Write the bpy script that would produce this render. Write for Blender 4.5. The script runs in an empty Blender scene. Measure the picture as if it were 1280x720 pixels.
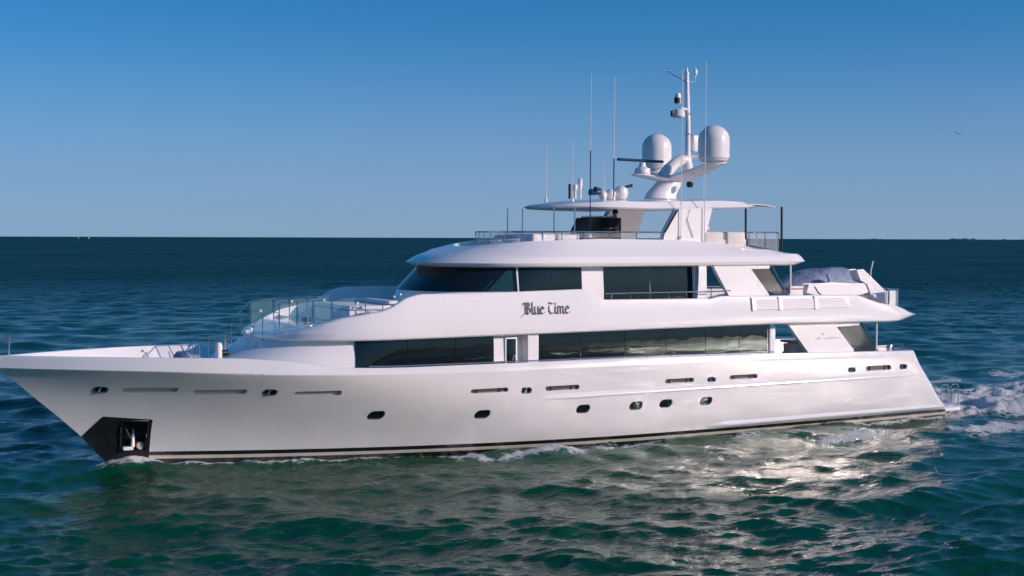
import bpy, bmesh, math, random
import numpy as np
from mathutils import Vector, Matrix
R = math.radians
random.seed(7)
scn = bpy.context.scene
COL = scn.collection

# ------------------------------------------------------------------ camera, sky, sun, exposure
# Frame of the world: X runs from the bow to the stern, -Y is the port side (towards the camera), Z up from the sea.
cam = bpy.data.cameras.new("camera")
camo = bpy.data.objects.new("camera", cam)
COL.objects.link(camo)
cr = Vector((0.88233926, -0.47060353, 0.00312284))
cu = Vector((0.01467469, 0.03414496, 0.99930915))
cf = Vector((0.47038504, 0.88168387, -0.0370334))
mw = Matrix((cr, cu, -cf)).transposed().to_4x4()
mw.translation = (-5.955, -47.062, 7.872)
camo.matrix_world = mw
cam.sensor_width = 36.0
cam.lens = 1700 / 1280 * 36
cam.clip_start = 0.5
cam.clip_end = 60000
scn.camera = camo

SUN_EL = R(17.5)
SUN_H = Vector((0.642, -0.767, 0)).normalized()
SUN_DIR = SUN_H * math.cos(SUN_EL) + Vector((0, 0, math.sin(SUN_EL)))
w = bpy.data.worlds.new("World")
scn.world = w
w.use_nodes = True
nt = w.node_tree
nt.nodes.clear()
out = nt.nodes.new("ShaderNodeOutputWorld")
bg = nt.nodes.new("ShaderNodeBackground")
sky = nt.nodes.new("ShaderNodeTexSky")
sky.sky_type = 'NISHITA'
sky.sun_disc = False
sky.sun_elevation = SUN_EL
sky.sun_rotation = math.atan2(SUN_H.x, SUN_H.y)
sky.altitude = 0
sky.air_density = 1.0
sky.dust_density = 0.25
sky.ozone_density = 3.0
hsv = nt.nodes.new("ShaderNodeHueSaturation")
hsv.inputs["Saturation"].default_value = 1.22
bg.inputs["Strength"].default_value = 0.15
# the clear dome is deeper blue a little above the horizon: stretch the elevation of the looked-up sky
tc = nt.nodes.new("ShaderNodeTexCoord")
mp = nt.nodes.new("ShaderNodeMapping")
mp.inputs["Scale"].default_value = (1, 1, 1.8)
mp.inputs["Location"].default_value = (0, 0, 0.20)
nt.links.new(tc.outputs["Generated"], mp.inputs["Vector"])
nrm = nt.nodes.new("ShaderNodeVectorMath"); nrm.operation = 'NORMALIZE'
nt.links.new(mp.outputs[0], nrm.inputs[0])
nt.links.new(nrm.outputs[0], sky.inputs["Vector"])
tint = nt.nodes.new("ShaderNodeMix"); tint.data_type = 'RGBA'; tint.blend_type = 'MULTIPLY'; tint.inputs[0].default_value = 1.0
tint.inputs[7].default_value = (0.95, 1.12, 1.16, 1)
nt.links.new(sky.outputs[0], tint.inputs[6]); nt.links.new(tint.outputs[2], hsv.inputs["Color"])
# a thin band of pale lavender haze sits on the horizon
sz = nt.nodes.new("ShaderNodeSeparateXYZ"); nt.links.new(tc.outputs["Generated"], sz.inputs[0])
hz_ = nt.nodes.new("ShaderNodeMapRange"); hz_.interpolation_type = 'SMOOTHSTEP'
hz_.inputs[1].default_value = -0.02; hz_.inputs[2].default_value = 0.17; hz_.inputs[3].default_value = 0.88; hz_.inputs[4].default_value = 0.0
nt.links.new(sz.outputs[2], hz_.inputs[0])
hm = nt.nodes.new("ShaderNodeMix"); hm.data_type = 'RGBA'
hm.inputs[7].default_value = (1.70, 2.36, 3.25, 1)
nt.links.new(hz_.outputs[0], hm.inputs[0]); nt.links.new(hsv.outputs[0], hm.inputs[6])
nt.links.new(hm.outputs[2], bg.inputs["Color"])
nt.links.new(bg.outputs[0], out.inputs["Surface"])

sd = bpy.data.lights.new("sun", 'SUN')
sd.energy = 3.75
sd.angle = R(0.5)
sd.color = (1.0, 0.80, 0.735)
so = bpy.data.objects.new("sun", sd)
COL.objects.link(so)
so.rotation_euler = (-SUN_DIR).to_track_quat('-Z', 'Y').to_euler()
so.location = (0, 0, 60)

scn.view_settings.view_transform = 'Standard'
scn.view_settings.look = 'None'
scn.view_settings.exposure = 0.0
scn.view_settings.gamma = 1.0
scn.view_settings.use_curve_mapping = False
scn.cycles.use_denoising = True
scn.cycles.max_bounces = 8
scn.cycles.blur_glossy = 0.05
scn.cycles.sample_clamp_indirect = 80

# ------------------------------------------------------------------ materials
def P(name, color, rough=0.4, metal=0.0, spec=0.5, coat=0.0, bump=None, var=None, alpha=None, trans=0.0, ior=None):
    m = bpy.data.materials.new(name)
    m.use_nodes = True
    n = m.node_tree.nodes; l = m.node_tree.links
    b = n["Principled BSDF"]
    b.inputs["Base Color"].default_value = (*color, 1)
    b.inputs["Roughness"].default_value = rough
    b.inputs["Metallic"].default_value = metal
    b.inputs["Specular IOR Level"].default_value = spec
    b.inputs["Coat Weight"].default_value = coat
    b.inputs["Transmission Weight"].default_value = trans
    if ior: b.inputs["IOR"].default_value = ior
    if alpha is not None: b.inputs["Alpha"].default_value = alpha
    t = n.new("ShaderNodeTexCoord")
    if var:
        scale, amt = var
        nz = n.new("ShaderNodeTexNoise"); nz.inputs["Scale"].default_value = scale; nz.inputs["Detail"].default_value = 6
        l.new(t.outputs["Object"], nz.inputs["Vector"])
        mx = n.new("ShaderNodeMix"); mx.data_type = 'RGBA'
        mx.inputs[6].default_value = (*[c * (1 - amt) for c in color], 1)
        mx.inputs[7].default_value = (*[min(1, c * (1 + amt)) for c in color], 1)
        l.new(nz.outputs["Fac"], mx.inputs[0]); l.new(mx.outputs[2], b.inputs["Base Color"])
        mr = n.new("ShaderNodeMapRange"); mr.inputs[3].default_value = rough * 0.75; mr.inputs[4].default_value = min(1, rough * 1.3)
        l.new(nz.outputs["Fac"], mr.inputs[0]); l.new(mr.outputs[0], b.inputs["Roughness"])
    if bump:
        scale, st, dist = bump
        nb = n.new("ShaderNodeTexNoise"); nb.inputs["Scale"].default_value = scale; nb.inputs["Detail"].default_value = 2
        l.new(t.outputs["Object"], nb.inputs["Vector"])
        bp = n.new("ShaderNodeBump"); bp.inputs["Strength"].default_value = st; bp.inputs["Distance"].default_value = dist
        l.new(nb.outputs["Fac"], bp.inputs["Height"]); l.new(bp.outputs[0], b.inputs["Normal"])
    return m

M = {}
WHITE = (0.81, 0.785, 0.78)
M['gel'] = P("white_gelcoat", WHITE, 0.16, var=(0.7, 0.015), bump=(0.9, 0.10, 0.02), coat=0.3)
M['paint'] = P("white_paint", WHITE, 0.2, var=(1.5, 0.015), bump=(1.3, 0.08, 0.015))
M['gloss'] = P("glossy_white_strake", WHITE, 0.10, coat=1.0)
M['gloss'].node_tree.nodes['Principled BSDF'].inputs['Coat Roughness'].default_value = 0.09
M['slotshade'] = P("grey_slot_shade", (0.34, 0.325, 0.32), 0.45)  # shade inside the bow slots, put into the plate colour
M['chairs'] = P("pale_beige_upholstery", (0.68, 0.62, 0.58), 0.8, bump=(5, 0.4, 0.03), var=(4, 0.08))
M['foreglass'] = P("pale_teal_screen_glass", (0.35, 0.62, 0.62), 0.03, spec=0.4, alpha=0.10)
M['louvre'] = P("brushed_metal_louvre", (0.62, 0.60, 0.60), 0.30, 0.8)
M['steel'] = P("stainless_steel", (0.62, 0.62, 0.63), 0.18, 1.0)
M['darkrefl'] = P("bow_plate_dark_reflection", (0.02, 0.024, 0.024), 0.22, 0.3, var=(3, 0.4), bump=(2.5, 0.2, 0.02))  # dark sea mirrored in the steel is put into the base colour
M['glass'] = P("tinted_window_glass", (0.006, 0.008, 0.009), 0.0, spec=0.5, bump=(0.8, 0.3, 0.05), ior=1.5)
M['glass'].node_tree.nodes['Principled BSDF'].inputs['Specular Tint'].default_value = (0.78, 1.0, 0.94, 1)
M['tealglass'] = P("teal_window_glass", (0.012, 0.05, 0.055), 0.03, spec=0.5, bump=(0.8, 0.25, 0.04), ior=1.5)
M['plateglass'] = P("smoked_screen_glass", (0.02, 0.035, 0.042), 0.05, spec=0.4, alpha=0.80, bump=(1.2, 0.1, 0.02))
M['railglass'] = P("clear_rail_glass", (0.75, 0.86, 0.88), 0.03, spec=0.6, alpha=0.12)
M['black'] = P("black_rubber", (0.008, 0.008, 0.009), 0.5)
M['recess'] = P("dark_bronze_and_slot_shade", (0.055, 0.042, 0.037), 0.4, var=(6, 0.3))  # on the slot plates this brown is painted shade
M['deck'] = P("pale_teak_deck", (0.42, 0.34, 0.26), 0.6, var=(4, 0.15))
M['nonskid'] = P("grey_white_deck", (0.62, 0.62, 0.62), 0.6, var=(3, 0.05))
M['cushion'] = P("white_vinyl_cushion", (0.76, 0.73, 0.72), 0.5, bump=(4, 0.3, 0.03), var=(3, 0.04))
M['canvas'] = P("beige_canvas", (0.52, 0.45, 0.40), 0.85, bump=(5, 0.4, 0.03), var=(4, 0.12))
M['cover'] = P("blue_grey_cover_and_shade", (0.20, 0.25, 0.36), 0.6, bump=(2.2, 0.9, 0.12), var=(1.3, 0.45))
M['awning'] = P("cream_awning_fabric", (0.78, 0.72, 0.66), 0.8, var=(2, 0.04))
M['navy'] = P("navy_lettering_paint", (0.02, 0.022, 0.06), 0.25)
M['greymark'] = P("silver_mark_paint", (0.52, 0.48, 0.49), 0.3)
M['darkblue'] = P("dark_blue_paint_and_shade", (0.006, 0.02, 0.085), 0.35)  # on the scanner bar the blue is shade put into the colour
M['dome'] = P("white_fibreglass_dome", (0.74, 0.72, 0.72), 0.28, var=(2, 0.03))
M['darkcloth'] = P("dark_clothing", (0.02, 0.02, 0.024), 0.8)
M['skin'] = P("skin", (0.24, 0.14, 0.10), 0.5)
M['hair'] = P("dark_hair", (0.012, 0.010, 0.009), 0.6)
M['rope'] = P("tan_roller", (0.45, 0.35, 0.24), 0.6)
M['red'] = P("red_trim", (0.35, 0.03, 0.04), 0.5)
M['isle'] = P("far_island_scrub", (0.03, 0.11, 0.14), 0.9, var=(0.05, 0.4))
M['bird'] = P("bird_plumage", (0.05, 0.055, 0.07), 0.7)

# hull: white topsides, thin black boot stripe, cream line and black antifouling, painted on at the waterline
def hull_mat():
    HW = (0.765, 0.745, 0.725)
    m = P("hull_paint", HW, 0.13, coat=1.0, bump=(0.55, 0.16, 0.03))
    n = m.node_tree.nodes; l = m.node_tree.links; b = n["Principled BSDF"]; b.inputs["Coat IOR"].default_value = 1.58; b.inputs["Coat Roughness"].default_value = 0.055
    t = n.new("ShaderNodeTexCoord"); s = n.new("ShaderNodeSeparateXYZ"); l.new(t.outputs["Object"], s.inputs[0])
    def mth(op, a, bb):
        q = n.new("ShaderNodeMath"); q.operation = op
        for i, v in enumerate((a, bb)):
            if hasattr(v, 'default_value') or hasattr(v, 'is_linked'): l.new(v, q.inputs[i])
            else: q.inputs[i].default_value = v
        return q.outputs[0]
    dx = mth('SUBTRACT', s.outputs[0], 25.0)
    rise = mth('MULTIPLY', mth('MULTIPLY', dx, dx), 0.00045)
    z = mth('SUBTRACT', s.outputs[2], rise)
    cr_ = n.new("ShaderNodeValToRGB"); cr_.color_ramp.interpolation = 'CONSTANT'
    e = cr_.color_ramp.elements
    e[0].position = 0.0; e[0].color = (0.012, 0.012, 0.013, 1)
    e[1].position = 0.545; e[1].color = (0.62, 0.55, 0.46, 1)
    a = e.new(0.655); a.color = (0.010, 0.010, 0.012, 1)
    a = e.new(0.785); a.color = (*HW, 1)
    mr = n.new("ShaderNodeMapRange"); mr.inputs[1].default_value = -0.5; mr.inputs[2].default_value = 0.6
    l.new(z, mr.inputs[0]); l.new(mr.outputs[0], cr_.inputs[0])
    # salt film and scuffs on the topsides
    nz = n.new("ShaderNodeTexNoise"); nz.inputs["Scale"].default_value = 0.8; nz.inputs["Detail"].default_value = 7
    l.new(t.outputs["Object"], nz.inputs["Vector"])
    mr2 = n.new("ShaderNodeMapRange"); mr2.inputs[1].default_value = 0.3; mr2.inputs[2].default_value = 0.7
    mr2.inputs[3].default_value = 0.95; mr2.inputs[4].default_value = 1.0
    l.new(nz.outputs["Fac"], mr2.inputs[0])
    mx = n.new("ShaderNodeMix"); mx.data_type = 'RGBA'; mx.blend_type = 'MULTIPLY'; mx.inputs[0].default_value = 1
    l.new(cr_.outputs[0], mx.inputs[6]); l.new(mr2.outputs[0], mx.inputs[7]); l.new(mx.outputs[2], b.inputs["Base Color"])
    mr3 = n.new("ShaderNodeMapRange"); mr3.inputs[3].default_value = 0.09; mr3.inputs[4].default_value = 0.2
    l.new(nz.outputs["Fac"], mr3.inputs[0]); l.new(mr3.outputs[0], b.inputs["Roughness"])
    return m
M['hull'] = hull_mat()

# ------------------------------------------------------------------ mesh helpers
class MB:
    def __init__(s): s.v = []; s.f = []
    def add(s, vs, fs):
        o = len(s.v); s.v += [tuple(map(float, p)) for p in vs]; s.f += [tuple(i + o for i in f) for f in fs]; return s
    def box(s, a, b, bev=0.0):
        (x0, y0, z0), (x1, y1, z1) = a, b
        x0, x1 = sorted((x0, x1)); y0, y1 = sorted((y0, y1)); z0, z1 = sorted((z0, z1))
        bm = bmesh.new(); bmesh.ops.create_cube(bm, size=1)
        for p in bm.verts: p.co = ((x0 + x1) / 2 + p.co.x * (x1 - x0), (y0 + y1) / 2 + p.co.y * (y1 - y0), (z0 + z1) / 2 + p.co.z * (z1 - z0))
        if bev: bmesh.ops.bevel(bm, geom=bm.edges[:], offset=bev, segments=3, profile=0.5, affect='EDGES')
        bm.verts.index_update()
        s.add([p.co for p in bm.verts], [[q.index for q in f.verts] for f in bm.faces]); bm.free(); return s
    def tube(s, pts, r, n=8, r2=None):
        pts = [Vector(p) for p in pts]; rings = []
        for i, p in enumerate(pts):
            d = (pts[min(i + 1, len(pts) - 1)] - pts[max(i - 1, 0)]).normalized()
            a = d.cross(Vector((0, 0, 1)) if abs(d.z) < 0.95 else Vector((1, 0, 0))).normalized(); b = d.cross(a)
            rr = r if r2 is None else r + (r2 - r) * i / max(1, len(pts) - 1)
            rings.append([p + a * math.cos(2 * math.pi * k / n) * rr + b * math.sin(2 * math.pi * k / n) * rr for k in range(n)])
        return s.rings(rings, True)
    def rings(s, rings, cap=True):
        n = len(rings[0]); vs = [q for r in rings for q in r]; fs = []
        for i in range(len(rings) - 1):
            for k in range(n):
                fs.append((i * n + k, i * n + (k + 1) % n, (i + 1) * n + (k + 1) % n, (i + 1) * n + k))
        if cap: fs += [tuple(reversed(range(n))), tuple(range((len(rings) - 1) * n, len(rings) * n))]
        return s.add(vs, fs)
    def lathe(s, prof, c, n=24, sy=1.0):
        return s.rings([[(c[0] + r * math.cos(2 * math.pi * k / n), c[1] + sy * r * math.sin(2 * math.pi * k / n), c[2] + z) for k in range(n)] for r, z in prof])
    def prism(s, poly, y0, y1):        # polygon in X,Z extruded along Y
        n = len(poly)
        vs = [(x, y0, z) for x, z in poly] + [(x, y1, z) for x, z in poly]
        return s.add(vs, [tuple(range(n)), tuple(reversed(range(n, 2 * n)))] + [(k, (k + 1) % n, n + (k + 1) % n, n + k) for k in range(n)])
    def build(s, name, m, parent=None, smooth=True, ang=35, bevel=0.0):
        me = bpy.data.meshes.new(name); me.from_pydata(s.v, [], s.f); me.update()
        bm = bmesh.new(); bm.from_mesh(me)
        if bevel: bmesh.ops.bevel(bm, geom=[e for e in bm.edges if len(e.link_faces) == 2 and e.calc_face_angle(0) > 0.5], offset=bevel, segments=2, profile=0.5, affect='EDGES')
        bmesh.ops.recalc_face_normals(bm, faces=bm.faces[:]); bm.to_mesh(me); bm.free()
        return link(name, me, m, parent, smooth, ang)

def link(name, me, m, parent=None, smooth=True, ang=35):
    if m is not None: me.materials.append(m)
    if smooth:
        me.polygons.foreach_set("use_smooth", [True] * len(me.polygons))
        me.set_sharp_from_angle(angle=R(ang))
    o = bpy.data.objects.new(name, me); COL.objects.link(o)
    if parent is not None: o.parent = parent
    return o

def tag(o, label=None, cat=None, group=None, kind=None):
    if label: o["label"] = label
    if cat: o["category"] = cat
    if group: o["group"] = group
    if kind: o["kind"] = kind
    return o

def empty(name, loc, label, cat, group=None):
    o = bpy.data.objects.new(name, None); COL.objects.link(o); o.location = loc
    return tag(o, label, cat, group)

def lerp_fn(pts):
    xs, zs = zip(*pts)
    return lambda x: np.interp(x, xs, zs)

# A hull or deckhouse is lofted from lines: height z(x), half breadth W, nose at x0 rounding out over L, end at xe with corner radius r
class Line:
    def __init__(s, z, W, x0, L, p, xe, r=1.0, kind='pow', W2=None):
        s.z = z if callable(z) else (lambda x, z=z: np.full_like(np.asarray(x, float), z))
        s.W, s.x0, s.L, s.p, s.xe, s.r, s.kind = W, x0, L, p, xe, r, kind
        s.W2 = W2
    def y(s, x):
        x = np.asarray(x, float)
        t = np.clip((x - s.x0) / s.L, 0, 1)
        g = 1 - (1 - t) ** s.p if s.kind == 'pow' else (1 - (1 - t) ** s.p) ** (1 / s.p)
        W = s.W
        if s.W2 is not None: W = np.interp(x, [s.x0 + s.L * 0.9, s.xe], [s.W, s.W2])
        if s.r:
            a = np.clip((s.xe - x) / s.r, 0, 1); a = (1 - (1 - a) ** 3) ** (1 / 3)
            W = W - s.r * (1 - a) if s.r < s.W else W * a
        return np.maximum(W * g, 0)
    def pts(s, sv):
        x = s.x0 + (s.xe - s.x0) * sv
        return np.stack([x, -s.y(x), s.z(x)], 1)

def loft_body(lines, n=130, nose_pow=1.0):
    t = np.linspace(0, 1, n)
    sv = ((1 - np.cos(np.pi * t)) / 2) ** nose_pow
    rows = [l.pts(sv) for l in lines]
    mb = MB(); m = len(rows)
    port = np.stack(rows)                       # m, n, 3
    stb = port * np.array([1, -1, 1])
    vs = np.concatenate([port.reshape(-1, 3), stb.reshape(-1, 3)])
    I = lambda side, j, i: side * m * n + j * n + i
    fs = []
    for j in range(m - 1):
        for i in range(n - 1):
            fs.append((I(0, j, i), I(0, j, i + 1), I(0, j + 1, i + 1), I(0, j + 1, i)))
            fs.append((I(1, j + 1, i), I(1, j + 1, i + 1), I(1, j, i + 1), I(1, j, i)))
    for i in range(n - 1):
        fs.append((I(0, 0, i), I(1, 0, i), I(1, 0, i + 1), I(0, 0, i + 1)))
        fs.append((I(0, m - 1, i + 1), I(1, m - 1, i + 1), I(1, m - 1, i), I(0, m - 1, i)))
    for j in range(m - 1):
        fs.append((I(0, j, n - 1), I(1, j, n - 1), I(1, j + 1, n - 1), I(0, j + 1, n - 1)))
        fs.append((I(0, j, 0), I(0, j + 1, 0), I(1, j + 1, 0), I(1, j, 0)))
    me = bpy.data.meshes.new("loft"); me.from_pydata(vs.tolist(), [], fs); me.update()
    bm = bmesh.new(); bm.from_mesh(me)
    bmesh.ops.remove_doubles(bm, verts=bm.verts[:], dist=2e-4)
    bmesh.ops.dissolve_degenerate(bm, edges=bm.edges[:], dist=1e-5)
    bmesh.ops.recalc_face_normals(bm, faces=bm.faces[:])
    bm.to_mesh(me); bm.free()
    return me

def strip(la, lb, x0, x1, off, n=24, rows=8, thick=0.02, side=-1, bow=0.0, slope=0.0):
    """a panel lying on the surface between two lines, from x0 to x1 (both ends may be a pair: bottom, top)"""
    xa0, xb0 = x0 if isinstance(x0, tuple) else (x0, x0)
    xa1, xb1 = x1 if isinstance(x1, tuple) else (x1, x1)
    vs, fs = [], []
    for layer in (0, 1):
        for j in range(rows + 1):
            f = j / rows
            for i in range(n + 1):
                u = i / n
                xa = xa0 + (xa1 - xa0) * u; xb = xb0 + (xb1 - xb0) * u
                x = xa + (xb - xa) * f
                ya = float(la.y(xa)); yb = float(lb.y(xb))
                z = float(la.z(np.array(xa))) * (1 - f) + float(lb.z(np.array(xb))) * f
                y = ya + (yb - ya) * f + off + bow * 4 * f * (1 - f) - (thick if layer else 0)
                vs.append((x, side * y, z))
    N = n + 1; K = (rows + 1) * N
    for layer in (0, 1):
        for j in range(rows):
            for i in range(n):
                q = (layer * K + j * N + i, layer * K + j * N + i + 1, layer * K + (j + 1) * N + i + 1, layer * K + (j + 1) * N + i)
                fs.append(q if layer == 0 else q[::-1])
    for i in range(n):
        fs.append((i, K + i, K + i + 1, i + 1)); a = rows * N
        fs.append((a + i + 1, a + K + i + 1, a + K + i, a + i))
    for j in range(rows):
        fs.append(((j + 1) * N, K + (j + 1) * N, K + j * N, j * N)); a = n
        fs.append((a + j * N, K + a + j * N, K + a + (j + 1) * N, a + (j + 1) * N))
    return MB().add(vs, fs)

def capsule(cx, cz, wd, ht, n=10, slant=0.0, sq=1.0):
    """rounded-end outline in X,Z"""
    r = ht / 2; a = max(wd / 2 - r, 0); p = []
    for k in range(n + 1):
        t = -math.pi / 2 + math.pi * k / n; p.append((cx + a + r * math.cos(t), cz + r * math.sin(t)))
    for k in range(n + 1):
        t = math.pi / 2 + math.pi * k / n; p.append((cx - a + r * math.cos(t), cz + r * math.sin(t)))
    return [(x + (z - cz) * slant, z + (x - cx) * 0.0) for x, z in p]

def apply_bool(o, cutters):
    for c_ in cutters:
        md = o.modifiers.new("cut", 'BOOLEAN'); md.operation = 'DIFFERENCE'; md.object = c_; md.solver = 'EXACT'
        md.material_mode = 'TRANSFER'
    from mathutils.bvhtree import BVHTree
    from mathutils.geometry import barycentric_transform
    src = bmesh.new(); src.from_mesh(o.data); bmesh.ops.triangulate(src, faces=src.faces[:]); src.faces.ensure_lookup_table()
    corner = {}                      # smooth normal per vertex and face, averaged only over faces that meet gently
    def cn(f, v):
        k = (f.index, v.index)
        if k not in corner:
            a = Vector()
            for g in v.link_faces:
                if g.normal.dot(f.normal) > 0.85: a += g.normal * g.calc_area()
            corner[k] = a.normalized() if a.length else f.normal.copy()
        return corner[k]
    tree = BVHTree.FromBMesh(src)
    dg = bpy.context.evaluated_depsgraph_get(); dg.update()
    me = bpy.data.meshes.new_from_object(o.evaluated_get(dg))
    o.modifiers.clear(); old = o.data; o.data = me
    for c_ in cutters:
        d = c_.data; bpy.data.objects.remove(c_); bpy.data.meshes.remove(d)
    me.polygons.foreach_set("use_smooth", [True] * len(me.polygons)); me.set_sharp_from_angle(angle=R(30))
    ln = [None] * len(me.loops)
    for p in me.polygons:
        for li in p.loop_indices:
            co = me.vertices[me.loops[li].vertex_index].co
            co2 = co.lerp(p.center, 0.02)
            hit, hn, fi, dist = tree.find_nearest(co2)
            if fi is not None and dist < 0.02 and hn.dot(p.normal) > 0.9:
                f = src.faces[fi]; a, b, c_ = f.verts
                n_ = barycentric_transform(hit, a.co, b.co, c_.co, cn(f, a), cn(f, b), cn(f, c_)).normalized()
                ln[li] = n_
            else: ln[li] = p.normal.copy()
    src.free()
    me.normals_split_custom_set(ln)

# ------------------------------------------------------------------ the sea
def make_sea():
    cx, cy = -5.955, -47.062
    fwd = math.atan2(cf.y, cf.x)
    dense = np.linspace(-R(78), R(38), 1050)
    coarse = np.linspace(R(38), 2 * math.pi - R(78), 160)[1:-1]
    th = np.concatenate([dense, coarse]) + fwd
    dth = np.gradient(np.unwrap(th))
    r = [1.0]
    while r[-1] < 26000:
        q = r[-1]
        if q < 18: d = max(0.4, 0.06 * q) if q < 16 else 0.3
        elif q < 75: d = max(0.075, q * q / (7.9 * 1360) * 0.9)
        elif q < 100: d = 0.55
        elif q < 800: d = q * 0.0055
        else: d = q * 0.035
        r.append(q + d)
    r = np.array(r); dr = np.gradient(r)
    RR, TT = np.meshgrid(r, th, indexing='ij')
    X = cx + RR * np.cos(TT); Y = cy + RR * np.sin(TT)
    SP = np.maximum(dr[:, None] * 0.8, RR * np.abs(dth)[None, :])
    Z = np.zeros_like(X); DX = np.zeros_like(X); DY = np.zeros_like(X)
    rng = np.random.default_rng(11)
    wind = math.atan2(-0.86, -0.35)          # chop running towards the camera
    for k in range(140):
        lam = 0.38 * (22 ** (rng.random() ** 1.0))
        ang = wind + rng.normal(0, 0.55)
        kk = 2 * math.pi / lam
        amp = 0.0050 * lam ** 0.72 * (0.5 + rng.random())
        if lam > 8: amp *= 0.8
        kx, ky = kk * math.cos(ang), kk * math.sin(ang); ph = rng.random() * 6.283
        att = np.clip((lam / SP - 2.5) / 3, 0, 1) * np.exp(-(RR / 420) ** 2)
        arg = kx * X + ky * Y + ph
        a = amp * att
        Z += a * np.cos(arg); DX -= 0.8 * a * math.cos(ang) * np.sin(arg); DY -= 0.8 * a * math.sin(ang) * np.sin(arg)
    # lattice noise
    def vnoise(x, y, seed):
        xi = np.floor(x).astype(np.int64); yi = np.floor(y).astype(np.int64); fx = x - xi; fy = y - yi
        def h(a, b):
            n_ = (a * 374761393 + b * 668265263 + seed * 1442695) & 0x7fffffff
            n_ = ((n_ ^ (n_ >> 13)) * 1274126177) & 0x7fffffff
            return ((n_ ^ (n_ >> 16)) & 0xffff) / 65535.0
        u = fx * fx * (3 - 2 * fx); v = fy * fy * (3 - 2 * fy)
        return (h(xi, yi) * (1 - u) + h(xi + 1, yi) * u) * (1 - v) + (h(xi, yi + 1) * (1 - u) + h(xi + 1, yi + 1) * u) * v
    def fbm(x, y, seed, o=4):
        s_ = 0; a = 0.5
        for i in range(o):
            s_ = s_ + a * vnoise(x * 2 ** i, y * 2 ** i, seed + i); a /= 2
        return s_ / (1 - 0.5 ** o)
    sm = lambda a, b, x: np.clip((x - a) / (b - a), 0, 1) ** 2 * (3 - 2 * np.clip((x - a) / (b - a), 0, 1))
    near = RR < 220
    n1 = fbm(X * 0.55, Y * 0.9, 3); n2 = fbm(X * 1.6, Y * 2.2, 9); n3 = fbm(X * 0.13, Y * 0.2, 21); n4 = fbm(X * 3.6, Y * 4.2, 31)
    # the wake astern and the wash along the port side
    hw = np.interp(X, [3, 5, 10, 15, 20, 36, 39.1], [0.0, 0.4, 1.75, 2.75, 3.3, 3.6, 3.6])
    d = np.where(Y > 0, 99.0, -Y - hw)                                   # metres off the port topsides
    along = sm(4.0, 6.0, X) * (1 - sm(38.5, 41, X))
    side = np.zeros_like(X)
    # splash at the forefoot
    side += 1.1 * np.exp(-((X - 4.4) / 1.3) ** 2) * np.exp(-((d - 0.15) / 0.45) ** 2)
    side += along * 0.95 * np.exp(-(np.maximum(d, 0) / 0.34) ** 2) * sm(0.30, 0.58, n3 + 0.25 * n1)
    # diverging bow wave crests rolling away from the side
    c1 = 0.35 + (X - 14.5) * 0.13
    m1 = sm(14.0, 16.5, X) * (1 - sm(22, 24.5, X))
    side += m1 * 1.3 * np.exp(-((d - c1 * 1.3 + 0.9 * (n1 - .5)) / 0.8) ** 2) * sm(0.30, 0.55, n1)
    c2 = 1.1 + (X - 24) * 0.10
    m2 = sm(22, 27, X) * (1 - sm(37, 42, X))
    side += m2 * 0.74 * np.exp(-((d - c2 * 1.4 + 1.2 * (n1 - .5)) / 1.7) ** 2) * sm(0.36, 0.6, n1)
    side += sm(33, 40, X) * (1 - sm(41, 47, X)) * 0.8 * np.exp(-((d - 3.2) / 1.4) ** 2) * sm(0.38, 0.6, n1)
    wakew = np.interp(X, [38, 42, 60, 90], [3.6, 4.6, 6.5, 9])
    wk = sm(38.6, 39.6, X) * np.exp(-np.maximum(np.abs(Y) - wakew * 0.72, 0) ** 2 / (wakew * 0.25) ** 2) * np.exp(-np.maximum(X - 48, 0) / 55)
    wake = wk * (0.50 + 0.66 * sm(0.30, 0.62, n1) + .25 * np.exp(-((X - 42.5) / 3.0) ** 2))
    # starboard quarter wave and scattered streaks
    wake += sm(36, 46, X) * 0.8 * np.exp(-((Y - 5.5 - (X - 40) * 0.22) / 1.6) ** 2) * sm(0.42, 0.62, n1) * np.exp(-np.maximum(X - 60, 0) / 30)
    foam = np.clip(side + wake, 0, 1.2) * near
    Z += m1 * 0.20 * np.exp(-((d - c1 * 1.3) / 0.8) ** 2) * near + m2 * 0.15 * np.exp(-((d - c2) / 1.1) ** 2) * near
    Z += (wk * (0.34 * np.exp(-((X - 43.5) / 3.5) ** 2) + 0.42 * (n2 - 0.5) + 0.45 * (n1 - .5) + .22 * (n4 - .5)) + np.clip(side, 0, 1) * (0.20 * (n2 - 0.35) + .14 * (n4 - .45))) * near
    Z += 0.18 * np.exp(-((X - 4.6) / 1.2) ** 2) * np.exp(-((d - 0.1) / 0.5) ** 2)
    # cat's-paw whitecaps, few
    V = np.stack([X + DX, Y + DY, Z], -1).reshape(-1, 3)
    nr, ntt = X.shape
    i = np.arange(nr - 1)[:, None]; j = np.arange(ntt)[None, :]; j2 = (j + 1) % ntt
    F = np.stack([i * ntt + j, (i + 1) * ntt + j, (i + 1) * ntt + j2, i * ntt + j2], -1).reshape(-1, 4)
    me = bpy.data.meshes.new("sea")
    V = np.concatenate([V, [[cx, cy, 0]]])
    me.vertices.add(len(V)); me.vertices.foreach_set("co", V.ravel())
    tri = np.stack([np.arange(ntt), (np.arange(ntt) + 1) % ntt, np.full(ntt, nr * ntt)], -1)
    nl = F.size + tri.size
    me.loops.add(nl); me.loops.foreach_set("vertex_index", np.concatenate([F.ravel(), tri.ravel()]))
    me.polygons.add(len(F) + len(tri))
    me.polygons.foreach_set("loop_start", np.concatenate([np.arange(len(F)) * 4, F.size + np.arange(len(tri)) * 3]))
    me.update(calc_edges=True); me.validate()
    me.polygons.foreach_set("use_smooth", [True] * len(me.polygons))
    at = me.attributes.new("foam", 'FLOAT', 'POINT')
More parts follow.
